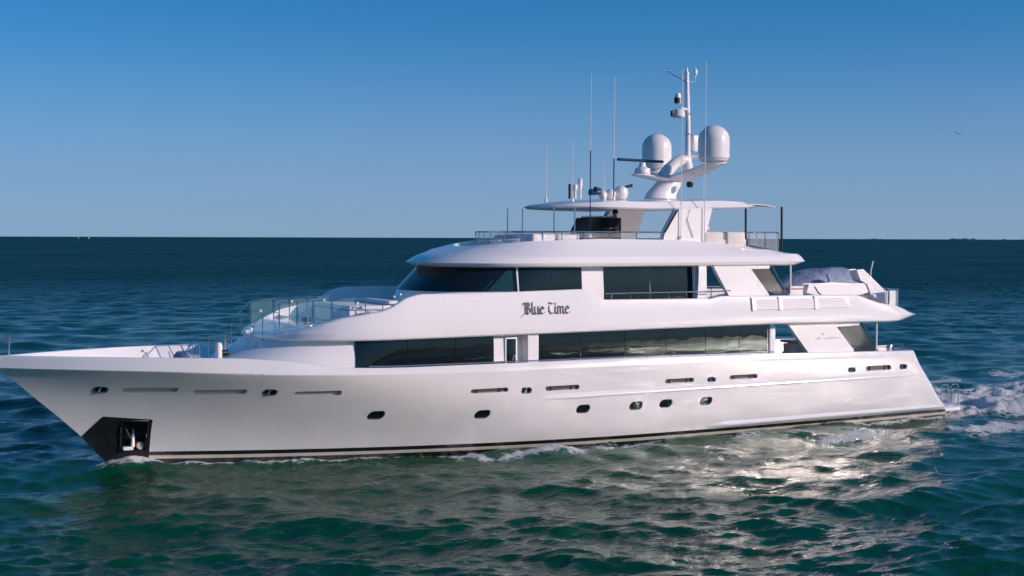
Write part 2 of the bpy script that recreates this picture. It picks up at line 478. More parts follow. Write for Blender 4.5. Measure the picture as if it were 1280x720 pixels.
    at.data.foreach_set("value", np.concatenate([foam.ravel(), [0]]).astype(np.float32))
    m = bpy.data.materials.new("sea_water"); m.use_nodes = True
    n = m.node_tree.nodes; l = m.node_tree.links; n.clear()
    o = n.new("ShaderNodeOutputMaterial")
    b = n.new("ShaderNodeBsdfPrincipled")
    b.inputs["Base Color"].default_value = (0.001, 0.053, 0.025, 1)
    b.inputs["Roughness"].default_value = 0.09; b.inputs["IOR"].default_value = 1.333; b.inputs["Specular Tint"].default_value = (0.30, 0.72, 0.60, 1)
    geo = n.new("ShaderNodeNewGeometry")
    bumps = None
    for sc, dist, det in ((2.0, 0.065, 5), (6.5, 0.036, 5), (17.0, 0.010, 3), (0.35, 0.25, 3)):
        mpn = n.new("ShaderNodeMapping"); mpn.inputs["Rotation"].default_value = (0, 0, R(-22)); mpn.inputs["Scale"].default_value = (0.6, 1.15, 1)
        l.new(geo.outputs["Position"], mpn.inputs["Vector"])
        nz = n.new("ShaderNodeTexNoise"); nz.inputs["Scale"].default_value = sc; nz.inputs["Detail"].default_value = det
        l.new(mpn.outputs[0], nz.inputs["Vector"])
        bp = n.new("ShaderNodeBump"); bp.inputs["Strength"].default_value = 1.0; bp.inputs["Distance"].default_value = dist
        l.new(nz.outputs["Fac"], bp.inputs["Height"])
        if bumps: l.new(bumps, bp.inputs["Normal"])
        bumps = bp.outputs[0]
    # facets too small and too far to be modelled still tilt the surface: jitter the normal, more strongly far from the yacht
    jn = n.new("ShaderNodeTexNoise"); jn.inputs["Scale"].default_value = 1.3; jn.inputs["Detail"].default_value = 5
    jm = n.new("ShaderNodeMapping"); jm.inputs["Rotation"].default_value = (0, 0, R(-22)); jm.inputs["Scale"].default_value = (0.6, 1.15, 1)
    l.new(geo.outputs["Position"], jm.inputs["Vector"]); l.new(jm.outputs[0], jn.inputs["Vector"])
    js = n.new("ShaderNodeVectorMath"); js.operation = 'SUBTRACT'; js.inputs[1].default_value = (0.5, 0.5, 0.5); l.new(jn.outputs["Color"], js.inputs[0])
    dl = n.new("ShaderNodeVectorMath"); dl.operation = 'LENGTH'
    sb = n.new("ShaderNodeVectorMath"); sb.operation = 'SUBTRACT'; sb.inputs[1].default_value = (18, 0, 0); l.new(geo.outputs["Position"], sb.inputs[0]); l.new(sb.outputs[0], dl.inputs[0])
    jr = n.new("ShaderNodeMapRange"); jr.inputs[1].default_value = 30; jr.inputs[2].default_value = 200; jr.inputs[3].default_value = 0.0; jr.inputs[4].default_value = 2.9
    l.new(dl.outputs["Value"], jr.inputs[0])
    rr_ = n.new("ShaderNodeMapRange"); rr_.inputs[1].default_value = 35; rr_.inputs[2].default_value = 220; rr_.inputs[3].default_value = 0.08; rr_.inputs[4].default_value = 0.5
    l.new(dl.outputs["Value"], rr_.inputs[0]); l.new(rr_.outputs[0], b.inputs["Roughness"])
    sl_ = n.new("ShaderNodeMapRange"); sl_.inputs[1].default_value = 25; sl_.inputs[2].default_value = 130; sl_.inputs[3].default_value = 0.5; sl_.inputs[4].default_value = 0.30
    l.new(dl.outputs["Value"], sl_.inputs[0])
    # wind streaks: patches of rougher and smoother water, drawn out across the wind
    wk_ = None
    for sc, st in ((0.02, 0.9), (0.09, 0.8), (0.45, 0.7)):
        wm = n.new("ShaderNodeMapping"); wm.inputs["Rotation"].default_value = (0, 0, R(28)); wm.inputs["Scale"].default_value = (sc * .35, sc, sc)
        l.new(geo.outputs["Position"], wm.inputs["Vector"])
        wn = n.new("ShaderNodeTexNoise"); wn.inputs["Scale"].default_value = 1.0; wn.inputs["Detail"].default_value = 3; l.new(wm.outputs[0], wn.inputs["Vector"])
        wr = n.new("ShaderNodeMapRange"); wr.inputs[1].default_value = 0.3; wr.inputs[2].default_value = 0.7; wr.inputs[3].default_value = 1 - st; wr.inputs[4].default_value = 1 + st
        l.new(wn.outputs["Fac"], wr.inputs[0])
        if wk_ is None: wk_ = wr.outputs[0]
        else:
            mm = n.new("ShaderNodeMath"); mm.operation = 'MULTIPLY'; l.new(wk_, mm.inputs[0]); l.new(wr.outputs[0], mm.inputs[1]); wk_ = mm.outputs[0]
    wmix = n.new("ShaderNodeMix"); wmix.data_type = 'FLOAT'; wmix.inputs[2].default_value = 1.0; l.new(wk_, wmix.inputs[3])
    wf = n.new("ShaderNodeMapRange"); wf.inputs[1].default_value = 40; wf.inputs[2].default_value = 160; l.new(dl.outputs["Value"], wf.inputs[0]); l.new(wf.outputs[0], wmix.inputs[0])
    wsl = n.new("ShaderNodeMath"); wsl.operation = 'MULTIPLY'; l.new(sl_.outputs[0], wsl.inputs[0]); l.new(wmix.outputs[0], wsl.inputs[1])
    l.new(wsl.outputs[0], b.inputs["Specular IOR Level"])
    jsc = n.new("ShaderNodeVectorMath"); jsc.operation = 'SCALE'; l.new(js.outputs[0], jsc.inputs[0]); l.new(jr.outputs[0], jsc.inputs["Scale"])
    jfl = n.new("ShaderNodeVectorMath"); jfl.operation = 'MULTIPLY'; jfl.inputs[1].default_value = (1, 1, 0); l.new(jsc.outputs[0], jfl.inputs[0])
    ja = n.new("ShaderNodeVectorMath"); ja.operation = 'ADD'; l.new(bumps, ja.inputs[0]); l.new(jfl.outputs[0], ja.inputs[1])
    jnn = n.new("ShaderNodeVectorMath"); jnn.operation = 'NORMALIZE'; l.new(ja.outputs[0], jnn.inputs[0])
    l.new(jnn.outputs[0], b.inputs["Normal"])
    fm = n.new("ShaderNodeBsdfDiffuse"); fm.inputs["Color"].default_value = (0.78, 0.79, 0.79, 1)
    fbn = n.new("ShaderNodeTexNoise"); fbn.inputs["Scale"].default_value = 5.0; fbn.inputs["Detail"].default_value = 8; fbn.inputs["Roughness"].default_value = 0.7; l.new(geo.outputs["Position"], fbn.inputs["Vector"])
    fbp = n.new("ShaderNodeBump"); fbp.inputs["Distance"].default_value = 0.22; l.new(fbn.outputs["Fac"], fbp.inputs["Height"]); l.new(fbp.outputs[0], fm.inputs["Normal"])
    a = n.new("ShaderNodeAttribute"); a.attribute_name = "foam"
    fz = n.new("ShaderNodeTexNoise"); fz.inputs["Scale"].default_value = 2.6; fz.inputs["Detail"].default_value = 8; fz.inputs["Roughness"].default_value = 0.68
    l.new(geo.outputs["Position"], fz.inputs["Vector"])
    vor = n.new("ShaderNodeTexVoronoi"); vor.inputs["Scale"].default_value = 3.2; vor.feature = 'DISTANCE_TO_EDGE'
    l.new(geo.outputs["Position"], vor.inputs["Vector"])
    # foam shows where attribute + noise is high; lacy holes where it is thin
    ad = n.new("ShaderNodeMath"); ad.operation = 'ADD'; l.new(a.outputs["Fac"], ad.inputs[0])
    sub = n.new("ShaderNodeMath"); sub.operation = 'MULTIPLY_ADD'; l.new(fz.outputs["Fac"], sub.inputs[0]); sub.inputs[1].default_value = 1.7; sub.inputs[2].default_value = -0.85
    l.new(sub.outputs[0], ad.inputs[1])
    vs_ = n.new("ShaderNodeMath"); vs_.operation = 'MULTIPLY_ADD'; l.new(vor.outputs["Distance"], vs_.inputs[0]); vs_.inputs[1].default_value = -0.9; l.new(ad.outputs[0], vs_.inputs[2])
    mr = n.new("ShaderNodeMapRange"); mr.inputs[1].default_value = 0.34; mr.inputs[2].default_value = 0.78
    l.new(vs_.outputs[0], mr.inputs[0])
    gate = n.new("ShaderNodeMapRange"); gate.inputs[1].default_value = 0.06; gate.inputs[2].default_value = 0.3
    l.new(a.outputs["Fac"], gate.inputs[0])
    mul = n.new("ShaderNodeMath"); mul.operation = 'MULTIPLY'; l.new(mr.outputs[0], mul.inputs[0]); l.new(gate.outputs[0], mul.inputs[1])
    # aerated water round the foam is paler and greener
    cm = n.new("ShaderNodeMix"); cm.data_type = 'RGBA'
    cm.inputs[6].default_value = (0.001, 0.053, 0.025, 1); cm.inputs[7].default_value = (0.03, 0.14, 0.12, 1)
    am = n.new("ShaderNodeMath"); am.operation = 'MULTIPLY'; am.use_clamp = True; l.new(a.outputs["Fac"], am.inputs[0]); am.inputs[1].default_value = 0.7
    fb = n.new("ShaderNodeMix"); fb.data_type = 'RGBA'; fb.inputs[6].default_value = (0.001, 0.053, 0.025, 1); fb.inputs[7].default_value = (0.0015, 0.042, 0.040, 1)
    fr_ = n.new("ShaderNodeMapRange"); fr_.inputs[1].default_value = 25; fr_.inputs[2].default_value = 140; l.new(dl.outputs["Value"], fr_.inputs[0]); l.new(fr_.outputs[0], fb.inputs[0]); l.new(fb.outputs[2], cm.inputs[6])
    l.new(am.outputs[0], cm.inputs[0]); l.new(cm.outputs[2], b.inputs["Base Color"])
    mix = n.new("ShaderNodeMixShader"); l.new(mul.outputs[0], mix.inputs[0]); l.new(b.outputs[0], mix.inputs[1]); l.new(fm.outputs[0], mix.inputs[2])
    l.new(mix.outputs[0], o.inputs["Surface"])
    me.materials.append(m)
    ob = bpy.data.objects.new("sea_water", me); COL.objects.link(ob)
    tag(ob, "choppy dark teal sea with white foam along the yacht and astern", "sea", kind="structure")
make_sea()

# ------------------------------------------------------------------ islands on the horizon
def island(name, cx, cy, half, h, seed, label, bumps=5):
    rng = np.random.default_rng(seed); mb = MB()
    nx, ny = 60, 12
    d = Vector((-cy, cx, 0)).normalized(); e = Vector((cx, cy, 0)).normalized()
    prof = np.zeros(nx)
    for k in range(bumps):
        c0 = rng.uniform(-.8, .8); prof = np.maximum(prof, rng.uniform(.5, 1) * np.exp(-((np.linspace(-1, 1, nx) - c0) / rng.uniform(.15, .4)) ** 2))
    prof *= (1 - np.linspace(-1, 1, nx) ** 8); prof += rng.random(nx) * .05 * (prof > .1)
    vs, fs = [], []
    for i in range(nx):
        for j in range(ny):
            u = -1 + 2 * i / (nx - 1); v = -1 + 2 * j / (ny - 1)
            p = Vector((cx, cy, 0)) - d * u * half + e * v * half * 0.35
            vs.append((p.x, p.y, -1 + .72 * h * prof[i] * math.sqrt(max(0, 1 - v * v)) * (0.95 + 0.1 * rng.random())))
    for i in range(nx - 1):
        for j in range(ny - 1): fs.append((i * ny + j, (i + 1) * ny + j, (i + 1) * ny + j + 1, i * ny + j + 1))
    o = mb.add(vs, fs).build(name, M['isle'])
    tag(o, label, "island", "low islands on the horizon", "structure")
island("island", 6137, 6530, 55, 16, 1, "small flat dark island on the horizon, leftmost and straight above the yacht's stern")
island("island", 6530, 6135, 130, 22, 2, "longest low island on the horizon, humped, toward the right")
island("island", 6655, 6010, 75, 15, 5, "low flat island on the horizon just beside the long humped one", 4)
island("island", 6775, 5875, 60, 15, 4, "last low island on the horizon, cut by the right picture edge")

# ------------------------------------------------------------------ the yacht: hull
yacht = empty("motor_yacht", (0, 0, 0), "large white three-deck motor yacht with dark window bands and two white radar domes", "yacht")
zk = lerp_fn([(0, 3.55), (2.3, 3.52), (4.7, 3.46), (7.2, 3.34), (11, 3.2), (17, 3.09), (28, 3.0), (37, 2.86)])
zb = lerp_fn([(0, 3.96), (2.3, 3.94), (4.7, 3.91), (7.2, 3.86), (8.6, 3.74), (10.0, 3.52), (11.0, 3.42), (12.0, 3.38), (13, 3.36), (18, 3.34), (22.6, 3.33), (28.8, 3.25), (37, 3.08)])
sc_z = lambda f: (lambda x, f=f: zk(x) * f)
HL = [
    Line(-1.2, 0.25, 5.2, 8, 1.5, 38.0, 0.2),
    Line(-0.45, 3.0, 4.4, 22, 1.8, 39.0, 0.5),
    Line(0.0, 3.5, 3.75, 20.5, 1.85, 39.1, 0.5),
    Line(0.32, 3.62, 3.4, 19.8, 1.82, 39.0, 0.5),
    Line(0.60, 3.69, 3.15, 19.2, 1.79, 38.65, 0.5, W2=3.90),
    Line(sc_z(0.35), 3.80, 2.62, 17.6, 1.70, 38.2, 0.5, W2=3.95),
    Line(sc_z(0.53), 3.86, 1.95, 16.4, 1.80, 37.85, 0.5, W2=3.94),
    Line(sc_z(0.70), 3.90, 1.28, 15.4, 1.95, 37.5, 0.5, W2=3.92),
    Line(sc_z(0.86), 3.93, 0.66, 14.4, 2.22, 37.15, 0.5, W2=3.90),
    Line(lambda x: zk(x) * 0.985, 3.945, 0.10, 13.5, 2.62, 36.95, 0.5, W2=3.88),
    Line(lambda x: zk(x) + 0.02, 3.945, 0.02, 13.5, 2.66, 36.93, 0.5, W2=3.875),
    Line(lambda x: zb(x) - 0.03, 3.87, 0.06, 13.4, 2.64, 36.85, 0.5, W2=3.84),
    Line(lambda x: zb(x), 3.84, 0.11, 13.4, 2.64, 36.82, 0.5, W2=3.81),
    Line(lambda x: zb(x), 3.74, 0.45, 13.4, 2.66, 36.7, 0.4),
    Line(lambda x: zb(x) - 0.03, 3.71, 0.50, 13.4, 2.66, 36.66, 0.4),
    Line(lerp_fn([(0, 3.50), (6.5, 3.42), (9.5, 3.38), (11.5, 2.7), (13, 2.32), (40, 2.32)]), 3.50, 0.75, 13.4, 2.66, 36.6, 0.4),
]
def hull_y(x, z):
    zz = [float(l.z(np.array(x))) for l in HL[1:13]]; yy = [float(l.y(x)) for l in HL[1:13]]
    return float(np.interp(z, zz, yy))
def stem_x(z):
    zz = [float(l.z(np.array(l.x0))) for l in HL[:12]]; return float(np.interp(z, zz, [l.x0 for l in HL[:12]]))
hull = link("hull", loft_body(HL, 150, 1.15), M['hull'], yacht)

cutters = []
def shell(poly, out, inn):
    """a slab whose two faces follow the port topsides, `out` metres outside and `inn` metres inside them"""
    n = len(poly)
    cx = sum(p[0] for p in poly) / n; cz = sum(p[1] for p in poly) / n
    # fit a plane to the topsides over the outline, so the faces stay flat
    A = np.array([[x - cx, z - cz, 1] for x, z in poly]); b = np.array([hull_y(x, z) for x, z in poly])
    g = np.linalg.lstsq(A, b, rcond=None)[0]
    hy = lambda x, z: g[0] * (x - cx) + g[1] * (z - cz) + g[2]
    vs = [(x, -(hy(x, z) + out), z) for x, z in poly] + [(x, -(hy(x, z) - inn), z) for x, z in poly]
    return MB().add(vs, [tuple(range(n)), tuple(reversed(range(n, 2 * n)))] + [(k, (k + 1) % n, n + (k + 1) % n, n + k) for k in range(n)])
def cutter(poly, out, inn, mat):
    o = shell(poly, out, inn).build("cutter", mat, smooth=False); cutters.append(o)
slots = [  # x centre, z centre, length, height
    (4.61, 2.79, 1.68, 0.15), (6.76, 2.69, 1.66, 0.16), (9.92, 2.56, 1.58, 0.17), (16.18, 2.40, 1.50, 0.15), (19.19, 2.35, 1.45, 0.17),
    (24.42, 2.37, 1.35, 0.17), (27.5, 2.38, 1.38, 0.17), (34.6, 2.43, 1.4, 0.2)]
hawse = [(3.14, 2.81, 0.42, 0.19), (8.33, 2.64, 0.45, 0.21), (17.68, 2.33, 0.42, 0.19), (25.95, 2.35, 0.40, 0.17), (33.13, 2.42, 0.40, 0.17), (36.0, 2.43, 0.42, 0.19)]
ports = [(12.11, 1.66), (16.0, 1.53), (20.11, 1.51), (22.45, 1.50), (23.81, 1.51), (25.70, 1.51)]
POD = [(a, b, 0.60, 0.33) for a, b in ports]
for (x, z, l_, h_) in slots + hawse:
    cutter(capsule(x, z, l_, h_), .4, .13, M['hull'])
for (x, z, l_, h_) in POD:
    cutter(capsule(x, z, l_, h_, slant=0.25), .4, .09, M['hull'])
# the anchor pocket in the port bow
pk = [(3.95, 0.62), (4.72, 0.60), (4.74, 1.62), (3.95, 1.68)]
cutter(pk, .5, .42, M['darkrefl'])
apply_bool(hull, cutters)

def frame_ring(poly, y, r=0.016):
    pts = [(x, y, z) for x, z in poly]; pts.append(pts[0]); return MB().tube(pts, r, 6)
for (x, z, l_, h_) in slots:
    y = hull_y(x, z)
    p_ = shell(capsule(x, z, l_ - .012, h_ - .012), -.120, .127).build("freeing_port", M['slotshade'] if x < 12 else M['recess'], yacht)  # the plate carries the slot's shade as its own colour
    for q in (() if x < 12 else (-.3, .3)): MB().tube([(x + q * l_, -(hull_y(x + q * l_, z) - 0.09), z - h_ / 2), (x + q * l_, -(hull_y(x + q * l_, z) - 0.09), z + h_ / 2)], 0.022, 6).build("bar", M['steel'], p_)
for (x, z, l_, h_) in hawse:
    y0 = hull_y(x - l_ / 2, z); y1 = hull_y(x + l_ / 2, z); y = hull_y(x, z)
    f_ = MB()
    pts = [(a, -(hull_y(a, c_) - 0.012), c_) for a, c_ in capsule(x, z, l_ + .02, h_ + .02)]
    f_ = MB().tube(pts + [pts[0]], 0.018, 7).build("hawse_pipe", M['steel'], yacht)
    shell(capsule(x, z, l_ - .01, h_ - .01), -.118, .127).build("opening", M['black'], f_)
    MB().tube([(x - .05, -(y - .06), z - h_ / 2), (x + .03, -(y - .03), z + h_ / 2)], 0.03, 6).build("roller", M['steel'], f_)
for (x, z, l_, h_) in POD:
    y = hull_y(x, z)
    f_ = shell(capsule(x, z, l_ - .012, h_ - .012, slant=.25), -.076, .086).build("porthole", M['glass'], yacht)
    y0 = hull_y(x - l_ / 2, z); y1 = hull_y(x + l_ / 2, z)
    pts = [(a, -(hull_y(a, c_) - 0.06), c_) for a, c_ in capsule(x, z, l_ - .03, h_ - .03, slant=.25)]
    MB().tube(pts + [pts[0]], 0.014, 6).build("rim", M['steel'], f_)

# protective steel plate round the stem, dark reflection painted in, with the pocket left open
def stem_plate():
    mb = MB(); zs = np.arange(-0.42, 1.86, 0.05); nu = 44
    for side in (-1, 1):
        g = []
        for z in zs:
            top = 1.86 - 0.0
            x0 = stem_x(z) + 0.01 if z < 1.17 else max(stem_x(z) + .01, 2.76 + (z - 1.17) * 0.85)
            row = []
            for k in range(nu + 1):
                x = x0 + (4.86 - x0) * k / nu
                zt = min(z, 1.84 - 0.09 * (x - 3.3))
                row.append((x, side * (hull_y(x, zt) + 0.012), zt))
            g.append(row)
        vs = [p for r_ in g for p in r_]; fs = []
        for j in range(len(zs) - 1):
            for k in range(nu):
                q = (j * (nu + 1) + k, j * (nu + 1) + k + 1, (j + 1) * (nu + 1) + k + 1, (j + 1) * (nu + 1) + k)
                c_ = np.mean([vs[i] for i in q], 0)
                if side == -1 and 3.93 < c_[0] < 4.74 and 0.60 < c_[2] < 1.66: continue
                fs.append(q)
        mb.add(vs, fs)
    # the cutwater that joins both sides
    return mb
sp = stem_plate().build("stem_plate", M['darkrefl'], yacht)
pts = [(3.93, .6), (4.74, .6), (4.74, 1.63), (3.93, 1.67)]
pp = [(a, -(hull_y(a, b) + .02), b) for a, b in pts]
MB().tube(pp + [pp[0]], 0.03, 6).build("pocket_rim", M['darkrefl'], sp)
yb_ = hull_y(4.3, 1.0)
an = MB().tube([(4.33, -(yb_ - .1), 0.72), (4.36, -(yb_ - .16), 1.05), (4.42, -(yb_ - .3), 1.5)], 0.075, 10, 0.04).build("anchor", M['dome'], yacht)
MB().tube([(4.08, -(yb_ - .2), 1.45), (4.30, -(yb_ - .1), 0.95)], 0.016, 6).build("chain_arm", M['recess'], an)
MB().box((4.0, -(yb_ - .03), 0.62), (4.35, -(yb_ - .35), 0.74), .03).build("anchor_fluke", M['dome'], an)
MB().tube([(4.58, -(yb_ - .02), .76), (4.58, -(yb_ - .4), .76)], 0.13, 14).build("roller", M['rope'], an)

# rubbing strakes
def strake(name, fz, xa, xb, prof, m, n=60):
    rings = []
    for i in range(n + 1):
        x = xa + (xb - xa) * i / n; z = fz(x); e = min(1, (x - xa) / 1.2 + .08, (xb - x) / 1.0 + .08)
        rings.append([(x, -(hull_y(x, z + dz) + dy * e - 0.01), z + dz) for dy, dz in prof])
    return MB().rings(rings).build(name, m, yacht, ang=25)
strake("rubbing_strake", lerp_fn([(18, 1.98), (28.7, 2.04), (36.8, 2.05)]), 18.3, 36.75, [(0, -.06), (.07, -.045), (.082, 0), (.070, .05), (0, .17)], M['gloss'])
strake("spray_rail", lerp_fn([(25.7, .47), (38.6, .55)]), 25.8, 38.5, [(0, -.06), (.10, -.05), (.12, 0), (.107, .05), (0, .18)], M['gloss'])
# cap rail of stainless tube along the bulwark
pts = [(x, -(float(HL[12].y(x)) - .06), float(zb(x)) + 0.055) for x in np.linspace(11.6, 29.3, 60)]
cp = MB().tube(pts, 0.022, 6)
for x in np.arange(12, 29.3, 1.1): cp.tube([(x, -(float(HL[12].y(x)) - .06), float(zb(x)) - .01), (x, -(float(HL[12].y(x)) - .06), float(zb(x)) + .05)], 0.016, 6)
cp.build("cap_rail", M['steel'], yacht)
# swim platform
pl = [Line(0.26, 3.35, 38.2, .05, 1, 40.0, .7), Line(0.30, 3.45, 38.2, .05, 1, 40.15, .7), Line(.44, 3.45, 38.2, .05, 1, 40.15, .7), Line(.47, 3.40, 38.2, .05, 1, 40.1, .7)]
link("swim_platform", loft_body(pl, 60), M['gel'], yacht)
for x0 in (39.25, 39.85):
    MB().tube([(x0, -2.9, .46), (x0, -2.9, 1.30), (x0 + .06, -2.9, 1.38), (x0 + .38, -2.9, 1.38), (x0 + .44, -2.9, 1.30), (x0 + .44, -2.9, .46)], 0.022, 8).build("boarding_rail", M['steel'], yacht)
MB().box((37.65, -2.2, 2.0), (37.85, -2.6, 2.35), .03).build("stern_light_bracket", M['steel'], yacht)
# discharge ring hanging at the waterline
MB().tube([(21.4 + .16 * math.cos(t), -3.72, .02 + .16 * math.sin(t)) for t in np.linspace(0, 6.283, 20)], 0.025, 6).build("fender_ring", M['steel'], yacht)

# ------------------------------------------------------------------ main deck house
SE = 'se'
MH = [Line(3.22, 3.2, 7.2, 6.0, 2.3, 17.5, 0.05, SE), Line(3.4, 3.56, 7.1, 6.0, 2.3, 17.5, 0.05, SE), Line(3.75, 3.55, 7.5, 5.6, 2.3, 17.5, .05, SE),
      Line(4.05, 3.54, 8.2, 5.0, 2.3, 17.5, .05, SE), Line(4.34, 3.53, 8.6, 4.6, 2.3, 17.5, .05, SE)]
house = link("main_deck_house", loft_body(MH, 120), M['paint'], yacht)
MA = [Line(2.2, 3.28, 17.3, .05, 1, 29.25, .05), Line(3.3, 3.26, 17.3, .05, 1, 29.25, .05), Line(4.36, 3.215, 17.3, .05, 1, 29.25, .05)]
link("saloon_house", loft_body(MA, 60), M['paint'], yacht)
def win(name, la, lb, x0, x1, m, off=0.012, n=24, parent=yacht, bow=0.0, fr=True, rows=8):
    g = strip(la, lb, x0, x1, off, n=n, rows=rows, thick=0.03, bow=bow).build(name, m, parent, ang=50)
    return g
f1b = Line(3.40, 3.56, 7.1, 6.0, 2.3, 17.5, .05, SE); f1t = Line(4.335, 3.53, 8.6, 4.6, 2.3, 17.5, .05, SE)
for a, b in ((11.24, 13.1), (13.12, 14.95), (14.97, 16.5)):
    win("cabin_window", f1b, f1t, a, b, M['glass'], off=.04, bow=.012)
f2b = Line(3.30, 3.262, 17.3, .05, 1, 29.25, .05); f2t = Line(4.352, 3.222, 17.3, .05, 1, 29.25, .05)
xs = [18.32, 20.35, 22.3, 24.2, 26.1, 27.75, 29.2]
for a, b in zip(xs[:-1], xs[1:]):
    win("saloon_window", f2b, f2t, a + .012, b - .012, M['glass'], bow=.014)
# side door beside the pilaster
d1 = Line(2.4, 3.28, 17.3, .05, 1, 29.25, .05)
MB().box((16.72, -3.30, 2.35), (17.3, -3.33, 4.34)).build("door_bay", M['paint'], yacht)
dr = MB().box((17.02, -3.58, 2.4), (17.40, -3.61, 4.20), .01).build("side_door", M['glass'], yacht)
MB().box((16.96, -3.54, 2.38), (17.45, -3.598, 4.25), .01).build("door_frame", M['paint'], dr)
MB().tube([(17.36, -3.64, 3.2), (17.36, -3.64, 3.55)], .015, 6).build("handle", M['steel'], dr)
MB().prism([(17.86, 2.9), (18.26, 2.9), (18.26, 4.36), (17.86, 4.36)], -3.15, -3.72).build("pilaster", M['paint'], yacht, bevel=.02)
# aft cockpit column and house end
MB().box((29.28, -3.3, 2.32), (29.58, -3.0, 4.36), .03).build("cockpit_column", M['paint'], yacht)
MB().box((29.28, 3.3, 2.32), (29.58, 3.0, 4.36), .03).build("cockpit_column", M['paint'], yacht)
MB().box((29.262, -2.7, 2.35), (29.29, 2.7, 4.3)).build("saloon_door", M['glass'], yacht)

def wing(name, poly, y, th, glass, strut, post, sgn):
    p_ = MB().prism(poly, sgn * y, sgn * (y - th)).build(name, M['paint'], yacht, bevel=.025)
    MB().prism(glass, sgn * (y - .08), sgn * (y - .10)).build("screen_glass", M['plateglass'], p_, smooth=False)
    MB().tube([(strut[0][0], sgn * (y - .09), strut[0][1]), (strut[1][0], sgn * (y - .09), strut[1][1])], .035, 8).build("screen_strut", M['steel'], p_)
    MB().tube([(post, sgn * (y - .05), poly[1][1]), (post, sgn * (y - .05), poly[0][1])], .045, 10).build("deck_post", M['paint'], p_)
    return p_
for sgn in (-1, 1):
    wg = wing("cockpit_wing", [(29.97, 4.38), (31.03, 3.2), (31.05, 3.05), (33.30, 3.0), (33.42, 3.2), (32.42, 4.24), (33.7, 4.27), (33.75, 4.38)], 3.66, .22,
              [(32.44, 4.23), (33.82, 4.24), (34.75, 3.17), (33.46, 3.17)], [(33.9, 4.38), (34.85, 3.12)], 34.72, sgn)
    if sgn < 0: wing_port = wg
# faint builder's emblem on the port cockpit wing: a disc over a wedge and a thin curved row of marks
e_ = MB()
e_.prism([(31.27, 3.72), (31.62, 3.72), (31.62, 3.84)], -3.664, -3.669)
e_.prism([(31.74 + .09 * math.cos(t), 3.93 + .06 * math.sin(t)) for t in np.linspace(0, 6.1, 12)], -3.664, -3.669)
e_.prism([(31.72, 3.72), (32.7, 3.74), (32.7, 3.77), (32.2, 3.80), (31.8, 3.76)], -3.664, -3.670)
e_.build("emblem", M['greymark'], wing_port, smooth=False)

# ------------------------------------------------------------------ upper deck: the long sheer band with bulwark
ztop = lerp_fn([(7.6, 4.36), (8.3, 4.40), (8.9, 4.50), (9.8, 4.78), (10.7, 5.08), (12.1, 5.32), (12.5, 5.48), (12.95, 5.76), (13.5, 5.89), (16, 5.89), (20.25, 5.97), (21.05, 5.56),
                (25.7, 5.52), (25.95, 5.5), (26.4, 5.60), (27.5, 5.58), (33.4, 5.54), (34.7, 5.17), (35.7, 5.01), (36.4, 4.80), (38, 4.7)])
zbot = lerp_fn([(7.5, 4.30), (11, 4.32), (16, 4.35), (22, 4.39), (28.7, 4.44), (35.5, 4.37), (38, 4.37)])
zmid = lambda x: zbot(x) * .55 + ztop(x) * .45
UB = [Line(lambda x: zbot(x) + .02, 3.70, 8.75, 4.4, 2.4, 36.0, 1.1, SE), Line(zbot, 3.86, 8.55, 4.6, 2.4, 36.15, 1.1, SE), Line(lambda x: zbot(x) + .05, 3.91, 8.5, 4.7, 2.4, 36.35, 1.1, SE),
      Line(lambda x: np.minimum(zbot(x) + .27, np.maximum(zbot(x) + .08, ztop(x) - .06)), 3.93, 8.5, 4.7, 2.4, 37.1, 1.1, SE), Line(lambda x: np.maximum(ztop(x) - .04, zbot(x) + .1), 3.80, 8.7, 4.6, 2.4, 36.75, 1.0, SE),
      Line(lambda x: np.maximum(ztop(x), zbot(x) + .12), 3.76, 8.8, 4.6, 2.4, 36.7, 1.0, SE), Line(lambda x: np.maximum(ztop(x), zbot(x) + .12), 3.64, 9.0, 4.5, 2.4, 36.5, .9, SE),
      Line(lambda x: np.maximum(np.minimum(ztop(x) - .02, 4.78), zbot(x) + .11), 3.62, 9.05, 4.5, 2.4, 36.45, .9, SE)]
ub = link("upper_deck_band", loft_body(UB, 170), M['gel'], yacht, ang=25)
def ub_y(x, z):
    zz = [float(l.z(np.array(x))) for l in UB[1:5]]; yy = [float(l.y(x)) for l in UB[1:5]]
    return float(np.interp(z, zz, yy))
# louvred air intakes
lv = MB()
def on_band(x, z, o): return (x, -(ub_y(x, z) + o), z)
def quadslab(mb, x0, x1, z0, z1, o0, o1, n=1, sl=0.0):
    for k in range(n):
        a = x0 + (x1 - x0) * k / n; b = x0 + (x1 - x0) * (k + 1) / n
        c = [on_band(a, z0, o0), on_band(b, z0, o0), on_band(b, z1, o0), on_band(a, z1, o0), on_band(a, z0, o1), on_band(b, z0, o1), on_band(b, z1, o1 - sl), on_band(a, z1, o1 - sl)]
        mb.add(c, [(0, 1, 2, 3), (7, 6, 5, 4), (0, 4, 5, 1), (1, 5, 6, 2), (2, 6, 7, 3), (3, 7, 4, 0)])
bk = MB(); quadslab(bk, 28.0, 33.0, 5.02, 5.45, .003, .008, 6); vent = bk.build("air_intake", M['greymark'], yacht, smooth=False)
for k in range(7):
    z = 5.03 + k * .062; quadslab(lv, 28.05 + k * .01, 33.05 - k * .06, z, z + .036, .012, .05, 6, .0105)
lv.build("louvre", M['louvre'], vent, smooth=False)
for x in (28.0, 29.35, 31.2):
    q = MB(); quadslab(q, x - .1, x + .1, 4.99, 5.52, .012, .062, 1); q.build("intake_post", M['gel'], vent, smooth=False)
